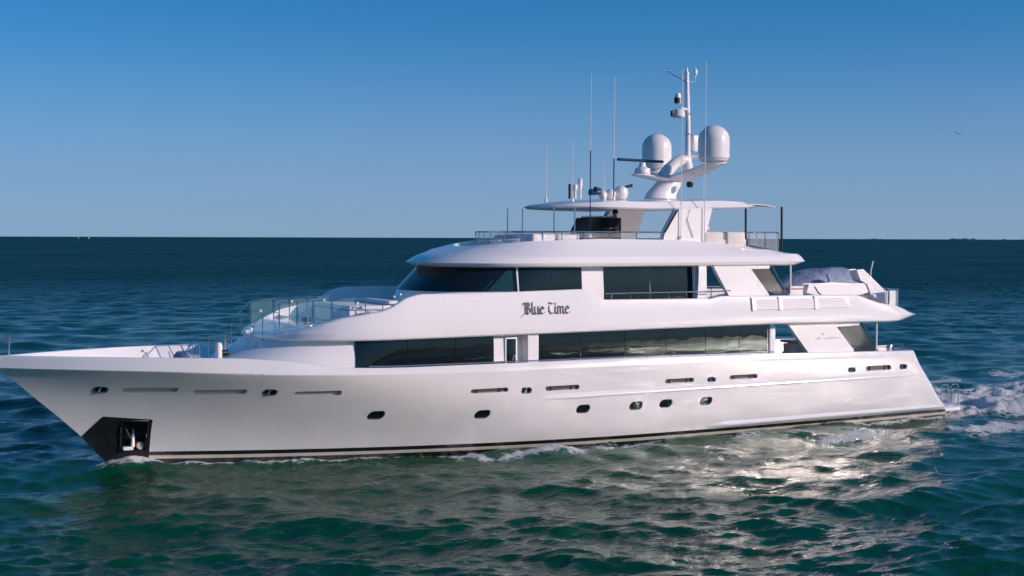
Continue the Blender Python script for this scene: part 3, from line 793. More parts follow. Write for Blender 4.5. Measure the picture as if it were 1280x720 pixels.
# ship's name in black-letter
def nib_text(parent):
    W = 0.275; th = R(42); nv = (W / 2 * math.cos(th), W / 2 * math.sin(th))
    G = {
        'B': (1.30, [[(0.28, 1.5), (0.28, 0.2)], [(-.12, 1.28), (.0, 1.5), (.25, 1.42), (.6, 1.55), (.95, 1.35), (.9, 1.05), (.5, .88)], [(.5, .88), (1.0, .7), (1.05, .3), (.7, .04), (.3, .16), (.05, .02), (-.22, -.12), (-.38, -.32)], [(.6, 1.5), (.6, .1)]]),
        'l': (0.42, [[(0.05, 1.55), (0.05, .14), (.24, .02)]]),
        'u': (0.85, [[(0.02, .98), (.02, .16), (.2, .02), (.52, .2)], [(.55, .98), (.55, .14), (.72, .02)]]),
        'e': (0.80, [[(.62, .2), (.3, .02), (.04, .2), (.04, .8), (.3, .98), (.56, .74), (.08, .46)]]),
        ' ': (0.50, []),
        'T': (1.05, [[(-.2, 1.28), (.05, 1.5), (.6, 1.36), (.92, 1.52)], [(.42, 1.38), (.08, 1.02), (.06, .42), (.36, .02), (.75, .1), (1.0, .36)]]),
        'i': (0.42, [[(0.02, .98), (.02, .16), (.2, .02)], [(.02, 1.36), (.1, 1.30)]]),
        'm': (1.20, [[(.0, .98), (.0, .02)], [(.04, .84), (.26, .98), (.42, .86), (.42, .02)], [(.46, .84), (.68, .98), (.84, .86), (.84, .14), (1.0, .02)]]),
    }
    mb = MB(); u = 17.56; s_ = 0.268; k = 0
    for ch in "Blue Time":
        adv, strokes = G[ch]
        for st in strokes:
            for p, q in zip(st[:-1], st[1:]):
                k += 1
                o1 = .014 + .0004 * (k % 29)
                dx, dz = q[0] - p[0], q[1] - p[1]; ln = math.hypot(dx, dz) or 1
                e = .05; p2 = (p[0] - dx / ln * e, p[1] - dz / ln * e); q2 = (q[0] + dx / ln * e, q[1] + dz / ln * e)
                cs = [(p2[0] - nv[0], p2[1] - nv[1]), (p2[0] + nv[0], p2[1] + nv[1]), (q2[0] + nv[0], q2[1] + nv[1]), (q2[0] - nv[0], q2[1] - nv[1])]
                P3 = [(u + a * s_, 5.09 + b * s_) for a, b in cs]
                vs = [on_band(x, z, o1) for x, z in P3] + [on_band(x, z, -.004) for x, z in P3]
                mb.add(vs, [(0, 1, 2, 3), (7, 6, 5, 4), (0, 4, 5, 1), (1, 5, 6, 2), (2, 6, 7, 3), (3, 7, 4, 0)])
        u += adv * s_
    o = mb.build("name_lettering", M['navy'], parent, smooth=False)
    o["label"] = "dark blue black-letter words Blue Time on the white band"
nib_text(yacht)

# upper deck house (wheelhouse and sky lounge)
WH = [Line(4.6, 3.06, 14.1, 4.2, 2.5, 25.7, .05, SE), Line(5.88, 3.04, 14.6, 4.2, 2.5, 25.7, .05, SE), Line(6.80, 2.97, 15.5, 3.8, 2.5, 25.7, .05, SE)]
link("wheelhouse", loft_body(WH, 120), M['paint'], yacht)
wb = Line(5.89, 3.04, 14.6, 4.2, 2.5, 25.7, .05, SE); wt = Line(6.785, 2.97, 15.5, 3.8, 2.5, 25.7, .05, SE)
def nose_glass(parent):
    """the wrap-round windscreen: both sides and the front in one sheet"""
    n = 70; rows = 6; vs, fs = [], []
    sv = (1 - np.cos(np.linspace(0, np.pi / 2, n + 1))) ** 1.6
    for layer in (0, 1):
        for j in range(rows + 1):
            f = j / rows; row = []
            xa = wb.x0 + (17.8 - wb.x0) * sv; xb = wt.x0 + (17.8 - wt.x0) * sv
            x = xa + (xb - xa) * f; y = wb.y(xa) * (1 - f) + wt.y(xb) * f; z = 5.89 + (6.785 - 5.89) * f
            o = .014 - .03 * layer
            port = [(a - o, -(b + o), z) for a, b in zip(x, y)][::-1]; stb = [(a - o, b + o, z) for a, b in zip(x, y)][1:]
            vs += port + stb
    N = 2 * n + 1; K = (rows + 1) * N
    for j in range(rows):
        for i in range(N - 1):
            q = (j * N + i, j * N + i + 1, (j + 1) * N + i + 1, (j + 1) * N + i); fs += [q, tuple(K + k for k in q[::-1])]
    for i in range(N - 1): fs += [(i, K + i, K + i + 1, i + 1), (rows * N + i + 1, rows * N + K + i + 1, rows * N + K + i, rows * N + i)]
    return MB().add(vs, fs).build("windscreen", M['glass'], parent, ang=60)
ws = nose_glass(yacht)
# the pale triangular quarter light and wipers
tri = strip(wb, wt, (16.62, 17.55), (17.62, 17.62), .019, n=8, rows=5, thick=.002).build("quarter_light", M['tealglass'], ws, smooth=False)
yy = lambda x, z: -(float(wb.y(x)) * (6.785 - z) / .895 + float(wt.y(x)) * (z - 5.89) / .895 + .04)
for xa, xb in ((15.5, 15.95), (16.5, 16.9)):
    MB().tube([(xa, yy(xa, 5.93), 5.93), (xb, yy(xb, 6.32), 6.32)], .014, 6).build("wiper", M['steel'], ws)
for a, b in ((17.86, 19.2), (19.22, 20.52)):
    win("lounge_window", wb, wt, a, b, M['glass'], bow=.012)
lb = Line(5.42, 3.045, 14.6, 4.2, 2.5, 25.7, .05, SE)
for a, b in ((21.5, 23.6), (23.62, 25.62)):
    win("lounge_window", lb, wt, a, b, M['glass'], bow=.014)
MB().prism([(25.55, 4.8), (26.12, 4.8), (26.02, 6.0), (26.0, 6.8), (25.68, 6.8), (25.66, 6.0)], -3.12, -3.40).build("lounge_column", M['paint'], yacht, bevel=.02)
MB().prism([(25.72, 4.8), (26.0, 4.8), (26.0, 6.8), (25.72, 6.8)], 3.0, 3.2).build("lounge_column", M['paint'], yacht, bevel=.02)
MB().box((25.705, -2.6, 4.8), (25.74, 2.6, 6.7)).build("lounge_door", M['glass'], yacht)
rl = MB()
rl.tube([(x, -3.70, 5.78) for x in np.linspace(21.2, 25.5, 10)] + [(26.0, -3.7, 5.78), (27.0, -3.66, 5.80)], .028, 8)
for x in np.arange(21.45, 25.6, .85): rl.tube([(x, -3.70, 5.5), (x, -3.70, 5.78)], .022, 6)
rl.build("side_rail", M['steel'], yacht)
rl = MB(); rl.tube([(26.0, -3.2, 5.95), (27.2, -3.2, 5.95)], .03, 8); rl.tube([(26.4, -3.2, 4.8), (26.4, -3.2, 5.95)], .02, 6); rl.build("deck_rail", M['steel'], yacht)
for sgn in (-1, 1):
    wing("lounge_wing", [(26.40, 6.80), (27.18, 5.6), (27.2, 5.45), (29.1, 5.45), (29.15, 5.6), (28.2, 6.66), (29.15, 6.68), (29.2, 6.80)], 3.36, .2,
         [(28.22, 6.64), (29.22, 6.65), (29.95, 5.72), (29.04, 5.72)], [(29.35, 6.78), (30.15, 5.6)], 30.3, sgn)

# ------------------------------------------------------------------ flybridge deck
ft = lerp_fn([(14.3, 7.02), (15.3, 7.18), (17.2, 7.60), (18.6, 7.74), (21.5, 7.84), (25.2, 7.80), (27.0, 7.68), (28.4, 7.56), (30.3, 7.29), (32, 7.20)])
FB = [Line(6.79, 3.10, 15.8, 4.4, 2.4, 30.6, 1.2, SE), Line(6.77, 3.38, 15.4, 4.6, 2.4, 30.9, 1.3, SE), Line(6.82, 3.46, 15.2, 4.7, 2.4, 31.05, 1.3, SE), Line(6.93, 3.50, 15.0, 4.8, 2.4, 31.4, 1.3, SE),
      Line(7.14, 3.42, 15.35, 4.8, 2.4, 31.25, 1.3, SE), Line(lambda x: np.minimum(7.24, ft(x) - .02), 3.34, 15.6, 4.8, 2.4, 31.1, 1.2, SE), Line(lambda x: np.minimum(7.42, ft(x) - .01), 3.1, 16.0, 4.7, 2.4, 30.95, 1.2, SE),
      Line(lambda x: ft(x), 2.78, 16.7, 4.5, 2.4, 30.8, 1.1, SE), Line(lambda x: ft(x), 2.66, 16.9, 4.4, 2.4, 30.7, 1.1, SE), Line(lambda x: np.minimum(7.16, ft(x) - .03), 2.64, 16.95, 4.4, 2.4, 30.65, 1.1, SE)]
link("flybridge_deck", loft_body(FB, 150), M['gel'], yacht, ang=17)
def glass_rail(name, pts, h, gap=0.05, every=1, top_r=.028, gm='railglass'):
    """stainless rail on posts with a clear pane between each pair: pts are (x, y, z) at the foot"""
    r_ = MB(); r_.tube([(x, y, z + h) if not isinstance(h, list) else (x, y, h[i]) for i, (x, y, z) in enumerate(pts)], top_r, 8)
    tops = [(z + h) if not isinstance(h, list) else h[i] for i, (x, y, z) in enumerate(pts)]
    for (x, y, z), t_ in list(zip(pts, tops))[::every]: r_.tube([(x, y, z - .03), (x, y, t_)], .022, 8)
    o = r_.build(name, M['steel'], yacht)
    for i in range(len(pts) - 1):
        a, b = Vector(pts[i]), Vector(pts[i + 1]); d = (b - a).normalized(); nrm_ = Vector((-d.y, d.x, 0)) * .006
        a2 = a + d * gap; b2 = b - d * gap
        za, zb_ = tops[i] - .05, tops[i + 1] - .05
        q = [Vector((a2.x, a2.y, a.z + .05)), Vector((b2.x, b2.y, b.z + .05)), Vector((b2.x, b2.y, zb_)), Vector((a2.x, a2.y, za))]
        MB().add([p + nrm_ for p in q] + [p - nrm_ for p in q], [(0, 1, 2, 3), (7, 6, 5, 4), (0, 4, 5, 1), (1, 5, 6, 2), (2, 6, 7, 3), (3, 7, 4, 0)]).build("glass_pane", M[gm], o, smooth=False)
    return o
rimx = lambda x: (x, -float(FB[8].y(x)), float(ft(x)))
fr = [rimx(x) for x in (24.4, 23.2, 22.0, 20.85, 19.9, 19.15)]
fr += [(18.55, -2.0, 7.68), (18.25, -1.1, 7.66), (18.2, 0, 7.66), (18.25, 1.1, 7.66), (18.55, 2.0, 7.68)] + [(x, -y, z) for x, y, z in reversed(fr[:6])]
glass_rail("flybridge_rail", fr, [8.10] * len(fr))
ar = [(28.62, -2.72, 7.55), (29.45, -2.72, 7.43), (30.2, -2.66, 7.3), (30.55, -2.1, 7.28), (30.6, -.7, 7.27), (30.6, .7, 7.27), (30.55, 2.1, 7.28), (30.2, 2.66, 7.3), (29.45, 2.72, 7.43), (28.62, 2.72, 7.55)]
glass_rail("aft_flybridge_rail", ar, [8.12] * len(ar))
# hardtop on a forward pylon and two raked legs
hz = lambda x, e: np.interp(x, [19.6, 21, 24, 29, 29.8], [9.06, 9.02, 8.98, 9.10, 9.14]) + e
fh = lambda x: np.interp(x, [19.5, 20.4, 22.6, 27.6, 28.6, 29.8], [.07, .14, .31, .33, .27, .10])
HT = [Line(lambda x: hz(x, .10), 1.9, 21.2, 2.6, 2.5, 28.8, 1.0, SE), Line(lambda x: hz(x, .0), 2.42, 20.25, 2.9, 2.5, 29.35, 1.1, SE), Line(lambda x: hz(x, .06), 2.48, 20.1, 3.0, 2.5, 29.55, 1.1, SE),
      Line(lambda x: hz(x, 0) + fh(x), 2.30, 20.25, 3.1, 2.5, 29.2, 1.0, SE), Line(lambda x: hz(x, .03) + fh(x), 2.15, 20.5, 3.1, 2.5, 29.1, 1.0, SE),
      Line(lambda x: hz(x, .10) + fh(x), 1.0, 21.1, 3.0, 2.5, 28.8, .6, SE)]
link("hardtop", loft_body(HT, 100), M['gel'], yacht, ang=20)
for sgn in (-1, 1):
    MB().prism([(25.20, 9.02), (24.62, 8.12), (24.55, 7.9), (24.5, 7.5), (26.5, 7.5), (26.45, 7.72), (26.82, 9.04)], sgn * 2.32, sgn * 2.62).build("hardtop_leg", M['paint'], yacht, bevel=.03)
    MB().tube([(25.16, sgn * 2.635, 8.99), (24.56, sgn * 2.635, 8.1)], .035, 6).build("leg_trim", M['black'], yacht)
    for x, y in ((19.95, 1.9), (20.75, 2.1)): MB().tube([(x, sgn * y, 7.3), (x, sgn * y, 9.06)], .028, 8).build("hardtop_post", M['steel'], yacht)
    MB().tube([(28.9 if sgn < 0 else 28.9, sgn * .02 + sgn * 0, 0)] * 0 or [(25.9, sgn * 2.66, 7.9), (25.6, sgn * 2.66, 8.6), (25.75, sgn * 2.66, 9.0)], .012, 6).build("cable", M['black'], yacht)
py = MB().prism([(22.55, 8.66), (22.25, 8.1), (22.3, 7.15), (23.95, 7.15), (23.95, 8.66)], -.35, .75).build("helm_console", M['black'], yacht, bevel=.03)
MB().box((22.7, -.2, 8.68), (23.9, .7, 8.76), .02).build("console_top", M['steel'], py)
# shade awning aft of the hardtop on three black poles
def awning():
    vs, fs = [], []; nx, ny = 14, 12
    for k in (0, 1):
        for i in range(nx + 1):
            for j in range(ny + 1):
                u = i / nx; v = -1 + 2 * j / ny
                x = 28.4 + 2.0 * u; y = v * (2.25 - .05 * u)
                z = 9.17 + .10 * math.sin(math.pi * u) + .02 * u + .14 * (1 - v * v) * (1 - u * .5) - .03 * k
                vs.append((x, y, z))
    N = ny + 1; K = (nx + 1) * N
    for k in (0, 1):
        for i in range(nx):
            for j in range(ny):
                q = (k * K + i * N + j, k * K + (i + 1) * N + j, k * K + (i + 1) * N + j + 1, k * K + i * N + j + 1); fs.append(q if k == 0 else q[::-1])
    for i in range(nx): fs += [(i * N, K + i * N, K + (i + 1) * N, (i + 1) * N), ((i + 1) * N + ny, K + (i + 1) * N + ny, K + i * N + ny, i * N + ny)]
    for j in range(ny): fs += [(j, j + 1, K + j + 1, K + j), (nx * N + j + 1, nx * N + j, K + nx * N + j, K + nx * N + j + 1)]
    return MB().add(vs, fs).build("awning", M['awning'], yacht)
aw = awning()
for x, y, z in ((30.5, -2.5, 9.18), (30.62, 0.05, 9.22), (30.25, 2.5, 9.15)):
    MB().tube([(x, y, 7.25), (x - .02, y, z)], .048, 10).build("awning_pole", M['black'], aw)

# ------------------------------------------------------------------ mast, domes, radar, aerials
mast = MB().rings([[(cx_ + rx * math.cos(t), ry * math.sin(t), z) for t in np.linspace(0, 2 * math.pi, 20, endpoint=False)] for cx_, rx, ry, z in
                   ((26.1, .72, .55, 9.5), (26.2, .68, .52, 9.75), (26.55, .60, .48, 10.15), (26.75, .58, .46, 10.4))]).build("mast", M['dome'], yacht)
def arm_wing(parent):
    rings = []
    for y, xc, z, hx, hz_ in ((2.35, 27.35, 10.78, .42, .05), (1.6, 27.25, 10.62, .52, .09), (.6, 26.9, 10.38, .70, .14), (0, 26.75, 10.32, .75, .15), (-.6, 26.9, 10.40, .70, .14), (-1.6, 27.2, 10.72, .52, .09), (-2.35, 27.35, 10.94, .42, .05)):
        rings.append([(xc + hx * math.cos(t), y, z + hz_ * math.sin(t)) for t in np.linspace(0, 2 * math.pi, 16, endpoint=False)])
    MB().rings(rings).build("dome_arm", M['dome'], parent)
    rings = []
    for x, y, z, hy, hz_ in ((27.0, 0, 10.34, .5, .12), (26.0, -.15, 10.33, .48, .11), (25.2, -.35, 10.40, .42, .08), (24.65, -.45, 10.44, .34, .05), (24.45, -.5, 10.45, .15, .03)):
        rings.append([(x, y + hy * math.cos(t), z + hz_ * math.sin(t)) for t in np.linspace(0, 2 * math.pi, 16, endpoint=False)])
    MB().rings(rings).build("radar_platform", M['dome'], parent)
arm_wing(mast)
prof = [(.0, 0), (.50, 0), (.56, .03), (.575, .08), (.635, .14), (.64, .5), (.64, .86)] + [(.64 * math.cos(t), .86 + .62 * math.sin(t)) for t in np.linspace(.08, 1.55, 12)]
for y, z in ((-2.05, 10.98), (2.05, 10.90)):
    dm = MB().lathe(prof, (27.32, y, z), 36).build("radar_dome", M['dome'], mast, ang=40)
    MB().lathe([(.0, -.14), (.22, -.14), (.22, .02), (0, .02)], (27.32, y, z), 16).build("dome_foot", M['dome'], dm)
rp = MB().lathe([(0, 0), (.30, 0), (.34, .1), (.30, .26), (.16, .34), (.12, .50), (0, .5)], (24.95, -.42, 10.44), 18).build("radar_scanner", M['dome'], mast)
br = MB(); c0 = Vector((24.86, -.42, 11.03)); dv = Vector((.93, .20, .0)).normalized(); pv = Vector((-dv.y, dv.x, 0))
L_ = 1.32
rr = []
for t in (-L_, -L_ + .03, L_ - .03, L_):
    s_ = .6 if abs(t) == L_ else 1
    rr.append([c0 + dv * t + pv * (.07 * s_ * math.cos(a)) + Vector((0, 0, .06 * s_ * math.sin(a))) for a in np.linspace(0, 2 * math.pi, 10, endpoint=False)])
br.rings(rr).build("scanner_bar", M['darkblue'], rp)  # shaded bar, its shade painted as dark blue
# curved duct and topmast with crossbar, searchlight, wind sensor
du = MB().tube([(26.3, .1, 10.4), (26.55, .08, 10.7), (26.9, .05, 11.0), (27.2, .02, 11.15), (27.45, 0, 11.16), (27.5, 0, 10.9), (27.5, 0, 10.5)], .26, 14, .20).build("mast_duct", M['dome'], mast)
tm = MB().tube([(27.5, 0, 10.5), (27.5, 0, 12.6), (27.42, 0, 14.75)], .125, 12, .085).build("topmast", M['dome'], mast)
MB().lathe([(.10, 0), (.10, .08), (.05, .12), (.04, .28), (0, .3)], (27.42, 0, 14.72), 12).build("mast_cap", M['dome'], tm)
for z in (13.05, 12.2): MB().lathe([(.135, 0), (.16, .01), (.16, .06), (.135, .07)], (27.49, 0, z), 14).build("collar", M['steel'], tm)
MB().tube([(27.45, 0, 14.4), (26.3, -.25, 14.72), (26.2, -.27, 14.78)], .018, 6).build("crossbar", M['steel'], tm)
MB().tube([(26.2, -.27, 14.55), (26.2, -.27, 14.92)], .02, 6).build("sensor", M['steel'], tm)
MB().tube([(27.45, 0, 14.42), (27.75, -.15, 14.40), (27.75, -.15, 14.68)], .03, 8).build("sensor_arm", M['dome'], tm)
MB().lathe([(0, 0), (.06, .02), (.09, .12), (.09, .2), (.03, .32), (0, .36)], (27.75, -.15, 14.66), 12).build("wind_sensor", M['dome'], tm)
MB().tube([(27.47, 0, 13.25), (26.95, -.2, 13.28)], .06, 8).build("lamp_arm", M['dome'], tm)
MB().lathe([(0, 0), (.24, 0), (.28, .06), (.22, .3), (.12, .36), (0, .36)], (26.85, -.25, 12.88), 16).build("horn_dome", M['dome'], tm)
sl = MB().lathe([(0, 0), (.13, 0), (.13, .3), (.11, .42), (0, .46)], (26.8, -.25, 13.45), 14).build("mast_lamp", M['dome'], tm)
MB().lathe([(.08, 0), (.134, .0), (.134, .22), (.08, .22)], (26.76, -.27, 13.47), 12).build("lamp_glass", M['black'], sl)
MB().box((26.45, -.35, 12.9), (26.58, -.2, 13.15), .03).build("camera_housing", M['black'], tm)
MB().tube([(27.5, 0, 11.25), (28.15, -.4, 11.25)], .10, 10).build("yardarm", M['dome'], mast)
MB().box((27.7, -.1, 11.5), (28.0, .15, 12.2), .05).build("equipment_box", M['dome'], mast)
MB().lathe([(0, -.1), (.12, -.08), (.15, .05), (.1, .15), (0, .16)], (26.9, -1.0, 10.05), 12).build("camera_ball", M['black'], mast)
# whip aerials
def whip(x, y, z0, z1, r=.022, dark=None):
    r *= .72
    a = MB().tube([(x, y, z0), (x, y, z0 + (z1 - z0) * .5), (x + .02, y, z1)], r, 6, r * .55).build("whip_aerial", M['dome'], yacht)
    if dark: MB().tube([(x, y, z0 + .01), (x, y, dark)], r * 1.25, 6).build("dark_sleeve", M['darkblue'], a)
    MB().lathe([(0, 0), (.06, 0), (.05, .12), (0, .14)], (x, y, z0 - .02), 10).build("foot", M['dome'], a)
whip(19.73 + .55, -1.0 + .3, 9.3, 11.5)
whip(21.0, -1.5, 9.3, 11.66)
whip(21.2, -2.5, 7.9, 14.15, .022, 11.2)
whip(22.89, -1.5, 9.4, 14.2, .026, 11.0)
whip(22.45, -1.5, 9.4, 11.0, .018)
whip(25.28, -2.7, 7.85, 14.55, .028)
whip(26.42, -2.7, 7.65, 14.9, .028)
whip(28.9, .8, 9.4, 11.3, .012)
for x, h_ in ((21.12, .55), (21.35, .78)):
    MB().lathe([(0, 0), (.05, 0), (.05, h_ * .6), (.09, h_ * .62), (.09, h_), (0, h_ + .04)], (x, -1.5, 9.38), 10).build("antenna_mast", M['dome'], yacht)
MB().tube([(20.8, -1.62, 9.38), (20.8, -1.62, 9.95)], .05, 8).build("lamp_post", M['black'], yacht)
# horns and searchlights at the front of the hardtop
hn = MB().lathe([(0, 0), (.18, 0), (.26, .12), (.29, .28), (.24, .44), (.1, .54), (0, .55)], (23.62, -.9, 9.42), 18).build("searchlight", M['dome'], yacht)
MB().lathe([(0, 0), (.14, 0), (.20, .12), (.2, .28), (.1, .38), (0, .4)], (23.1, -.95, 9.42), 16).build("searchlight", M['dome'], yacht)
MB().lathe([(0, 0), (.12, 0), (.16, .1), (.15, .24), (.08, .32), (0, .33)], (22.7, -1.0, 9.42), 16).build("searchlight", M['dome'], yacht)
MB().tube([(22.5, -1.05, 9.62), (22.05, -1.1, 9.68)], .05, 10, .14).build("air_horn", M['darkblue'], yacht)
MB().tube([(22.5, -1.15, 9.78), (22.2, -1.2, 9.8)], .05, 10, .10).build("air_horn", M['darkblue'], yacht)
MB().tube([(23.7, -.95, 9.9), (24.1, -.95, 9.98)], .04, 8, .07).build("air_horn", M['black'], yacht)

# ------------------------------------------------------------------ foredeck fittings
pu = MB(); pu.tube([(.42, -.03, 3.9), (.47, -.03, 4.66)], .03, 8); pu.tube([(.47, 0, 4.66), (-.35, 0, 4.0)], .03, 8)
pu.prism([(.40, 4.62), (.25, 4.62), (-.42, 4.02), (-.28, 3.98)], -.02, .02); pu.tube([(.47, .2, 3.9), (.47, 0, 4.6)], .025, 8)
pu.build("bow_pulpit", M['steel'], yacht)
gr = MB()
for x in (6.35, 6.62, 6.92, 7.18, 7.38): gr.tube([(x, -.6, 3.38), (x, -.6, 4.32 if x > 6.4 else 4.22)], .018, 6)
gr.tube([(5.75, -.6, 3.45), (6.35, -.6, 4.22), (6.5, -.6, 4.36), (7.38, -.6, 4.33)], .022, 6)
gr.build("step_rail", M['steel'], yacht)
gr = MB(); gr.tube([(7.55, -.5, 3.5), (7.55, -.5, 4.42)], .025, 8); gr.lathe([(0, -.05), (.05, -.03), (.05, .03), (0, .05)], (7.55, -.5, 4.44), 8); gr.build("stanchion", M['steel'], yacht)
gr = MB()
for a, b in (((4.55, -.2, 3.45), (4.85, -.2, 3.92)), ((5.05, -.3, 3.45), (4.85, -.2, 3.92)), ((5.75, -.3, 3.45), (5.62, -.2, 3.92)), ((5.9, -.3, 3.45), (6.2, -.2, 3.92))): gr.tube([a, b], .016, 6)
gr.build("deck_handrail", M['steel'], yacht)
MB().lathe([(0, 0), (.15, 0), (.15, .06), (.10, .1), (.10, .26), (.16, .3), (.16, .36), (0, .38)], (4.75, -1.1, 3.42), 14).build("windlass", M['dome'], yacht)
cs = MB().lathe([(0, 0), (.16, 0), (.16, .05), (.11, .1), (.11, .55), (.13, .6), (.10, .75), (0, .8)], (7.15, -1.05, 3.45), 14).build("foredeck_pedestal", M['dome'], yacht)
for (x, y, z) in ((8.15, -1.0, 4.52), (8.35, -.75, 4.56)):
    MB().lathe([(0, 0), (.09, 0), (.13, .06), (.11, .13), (0, .17)], (x, y, z - .02), 14).build("deck_lamp", M['dome'], yacht)
pr = MB().tube([(7.42 - .03, -.62, 3.83), (7.60, -.6, 3.83)], .10, 14).build("front_porthole", M['black'], yacht)
# stairs rail and glass screens on the upper foredeck
for y in (-1.25, 1.35):
    pts = [(9.0 + .25 * (y < 0), y, 4.45), (9.9, y, 4.75), (10.5, y, 4.78), (11.2, y, 4.8), (12.1, y, 4.85)]
    glass_rail("stair_rail", pts, [5.52, 5.60, 5.62, 5.64, 5.66], top_r=.02, gm="foreglass")
    s_ = MB(); s_.tube([(8.3, y, 3.6), (8.3, y, 4.75), (8.45, y, 5.0), (9.0 + .25 * (y < 0), y, 5.52)], .018, 8); s_.tube([(8.65, y, 3.9), (8.65, y, 5.15)], .016, 6); s_.build("stair_handrail", M['steel'], yacht)
glass_rail("side_screen", [(12.1, -2.2, 4.85), (12.7, -2.35, 5.0), (13.3, -2.4, 5.1)], [5.56, 5.50, 5.45], top_r=.02, gm="foreglass")
MB().lathe([(0, 0), (.05, 0), (.05, .1), (.18, .14), (.18, .32), (0, .34)], (10.0, -1.9, 4.78), 12).build("deck_capstan", M['steel'], yacht)
for x, y, z in ((12.9, -2.9, 5.78), (13.1, -3.0, 5.86), (12.2, -1.2, 5.5), (9.7, -1.25, 5.6), (10.9, -1.25, 5.62), (8.55, -1.3, 5.3)):
    MB().lathe([(0, -.05), (.05, -.03), (.05, .03), (0, .05)], (x, y, z), 8).build("deck_light", M['dome'], yacht)
# steps from the foredeck to the upper foredeck
st = MB()
for k in range(4): st.box((7.6 + k * .32, -.9, 3.35), (8.8 + .1 * k, .9, 3.5 + k * .2), .02)
st.build("foredeck_steps", M['nonskid'], yacht)

# ------------------------------------------------------------------ boat deck aft: crane, rails, staffs
crn = MB().prism([(32.15, 5.92), (32.05, 5.62), (32.6, 5.50), (34.75, 5.46), (35.5, 5.62), (35.6, 5.9)], -2.35, -1.95).build("crane", M['paint'], yacht, bevel=.05)
MB().prism([(34.75, 6.50), (35.05, 6.52), (36.75, 5.25), (36.7, 5.05), (36.2, 5.1), (35.55, 5.5), (35.3, 5.95), (34.95, 6.1)], -2.4, -1.9).build("crane_post", M['paint'], crn, bevel=.04)
MB().box((34.4, -2.5, 4.8), (35.3, -2.0, 5.45), .05).build("crane_motor", M['recess'], crn)
MB().tube([(32.4, -2.37, 5.85), (32.6, -2.37, 5.6), (32.9, -2.37, 5.4)], .015, 6).build("crane_hose", M['black'], crn)
MB().tube([(35.65, -2.2, 5.6), (35.68, -2.2, 6.5), (35.8, -2.2, 6.9)], .02, 6, .035).build("ensign_staff", M['dome'], yacht)
q = MB(); q.box((36.1, -2.75, 4.72), (36.62, -2.7, 5.62), .02); q.build("aft_gate", M['paint'], yacht)
ar = [(36.05, -2.9, 4.72), (36.75, -2.75, 4.72), (36.9, -1.4, 4.72), (36.9, 0, 4.72), (36.9, 1.4, 4.72), (36.75, 2.75, 4.72)]
glass_rail("boat_deck_rail", ar, [5.68] * 6)
MB().tube([(35.9, -3.1, 5.1), (35.9, -3.1, 5.62), (36.05, -3.1, 5.7)], .02, 6).build("deck_cleat_post", M['steel'], yacht)
# aft end of the main bulwark
q = MB(); q.tube([(35.7, -3.5, 3.1), (35.72, -3.5, 3.36), (36.4, -3.45, 3.34), (36.45, -3.45, 3.1)], .022, 6); q.tube([(35.9, -3.5, 3.2), (36.3, -3.45, 3.2)], .018, 6); q.build("stern_rail", M['steel'], yacht)
q = MB(); q.lathe([(0, 0), (.07, 0), (.06, .18), (.12, .2), (.1, .27), (0, .28)], (35.55, -3.55, 3.08), 10); q.build("mooring_bollard", M['steel'], yacht)

# ------------------------------------------------------------------ loose things aboard
def cushion_box(name, a, b, m, label, cat, group=None, bev=.06):
    o = MB().box(a, b, bev).build(name, m); return tag(o, label, cat, group)
# covered tender on the boat deck
tender = empty("tender", (34.6, .2, 4.8), "small tender under a crumpled blue grey cover on the aft boat deck", "boat")
def tender_parts():
    rings = []; n = 24
    for u in np.linspace(0, 1, 26):
        x = -2.45 + 4.9 * u; wv = 1.02 * (1 - (1 - min(1, u / .5)) ** 2.2 if u < .5 else 1 - .25 * ((u - .5) / .5) ** 2); wv = max(wv, .03)
        zt = .62 + .12 * (1 - u)
        rings.append([(x, wv * math.cos(t), zt + (.22 if math.sin(t) > 0 else .62 * min(1, u * 3 + .1)) * math.sin(t)) for t in np.linspace(0, 2 * math.pi, n, endpoint=False)])
    h_ = MB().rings(rings).build("hull", M['dome'], tender); h_.location = (0, 0, 0)
    rings = []
    rng = np.random.default_rng(5)
    for u in np.linspace(0.01, 1, 40):
        x = -2.42 + 4.8 * u; wv = 1.04 * (1 - (1 - min(1, u / .5)) ** 2.2 if u < .5 else 1 - .22 * ((u - .5) / .5) ** 2); wv = max(wv, .03)
        hh = np.interp(u, [0, .12, .3, .5, .62, .8, .93, 1], [.12, .42, .78, .98, 1.02, .96, .80, .55])
        row = []
        for t in np.linspace(0, math.pi, 22):
            k = 1 + .05 * math.sin(9 * u + 4 * t) * math.sin(t) + .03 * (rng.random() - .5)
            row.append((x, wv * math.copysign(abs(math.cos(t)) ** .7, math.cos(t)) * 1.01, .78 + hh * k * abs(math.sin(t)) ** .8))
        row += [(x, -wv * .6, .74), (x, wv * .6, .74)]
        rings.append(row)
    MB().rings(rings).build("cover", M['cover'], tender, ang=60)
    MB().box((-.9, -.5, -.02), (-.7, .5, .5), .02).build("cradle", M['steel'], tender); MB().box((1.2, -.6, -.02), (1.4, .6, .35), .02).build("cradle", M['steel'], tender)
    MB().tube([(-1.9, -.72, 1.02), (-1.2, -.98, .92), (0, -1.06, .86)], .02, 6).build("cover_hem", M['red'], tender)
tender_parts()
db = empty("deck_box", (31.3, -2.2, 4.78), "white deck storage box with red trimmed lid beside the covered tender", "box")
MB().box((-.38, -.3, 0), (.38, .3, .98), .05).build("body", M['cushion'], db); MB().box((-.4, -.32, .985), (.4, .32, 1.10), .04).build("lid", M['dome'], db)
MB().box((-.41, -.325, .97), (.41, .325, .995), .005).build("lid_trim", M['red'], db)
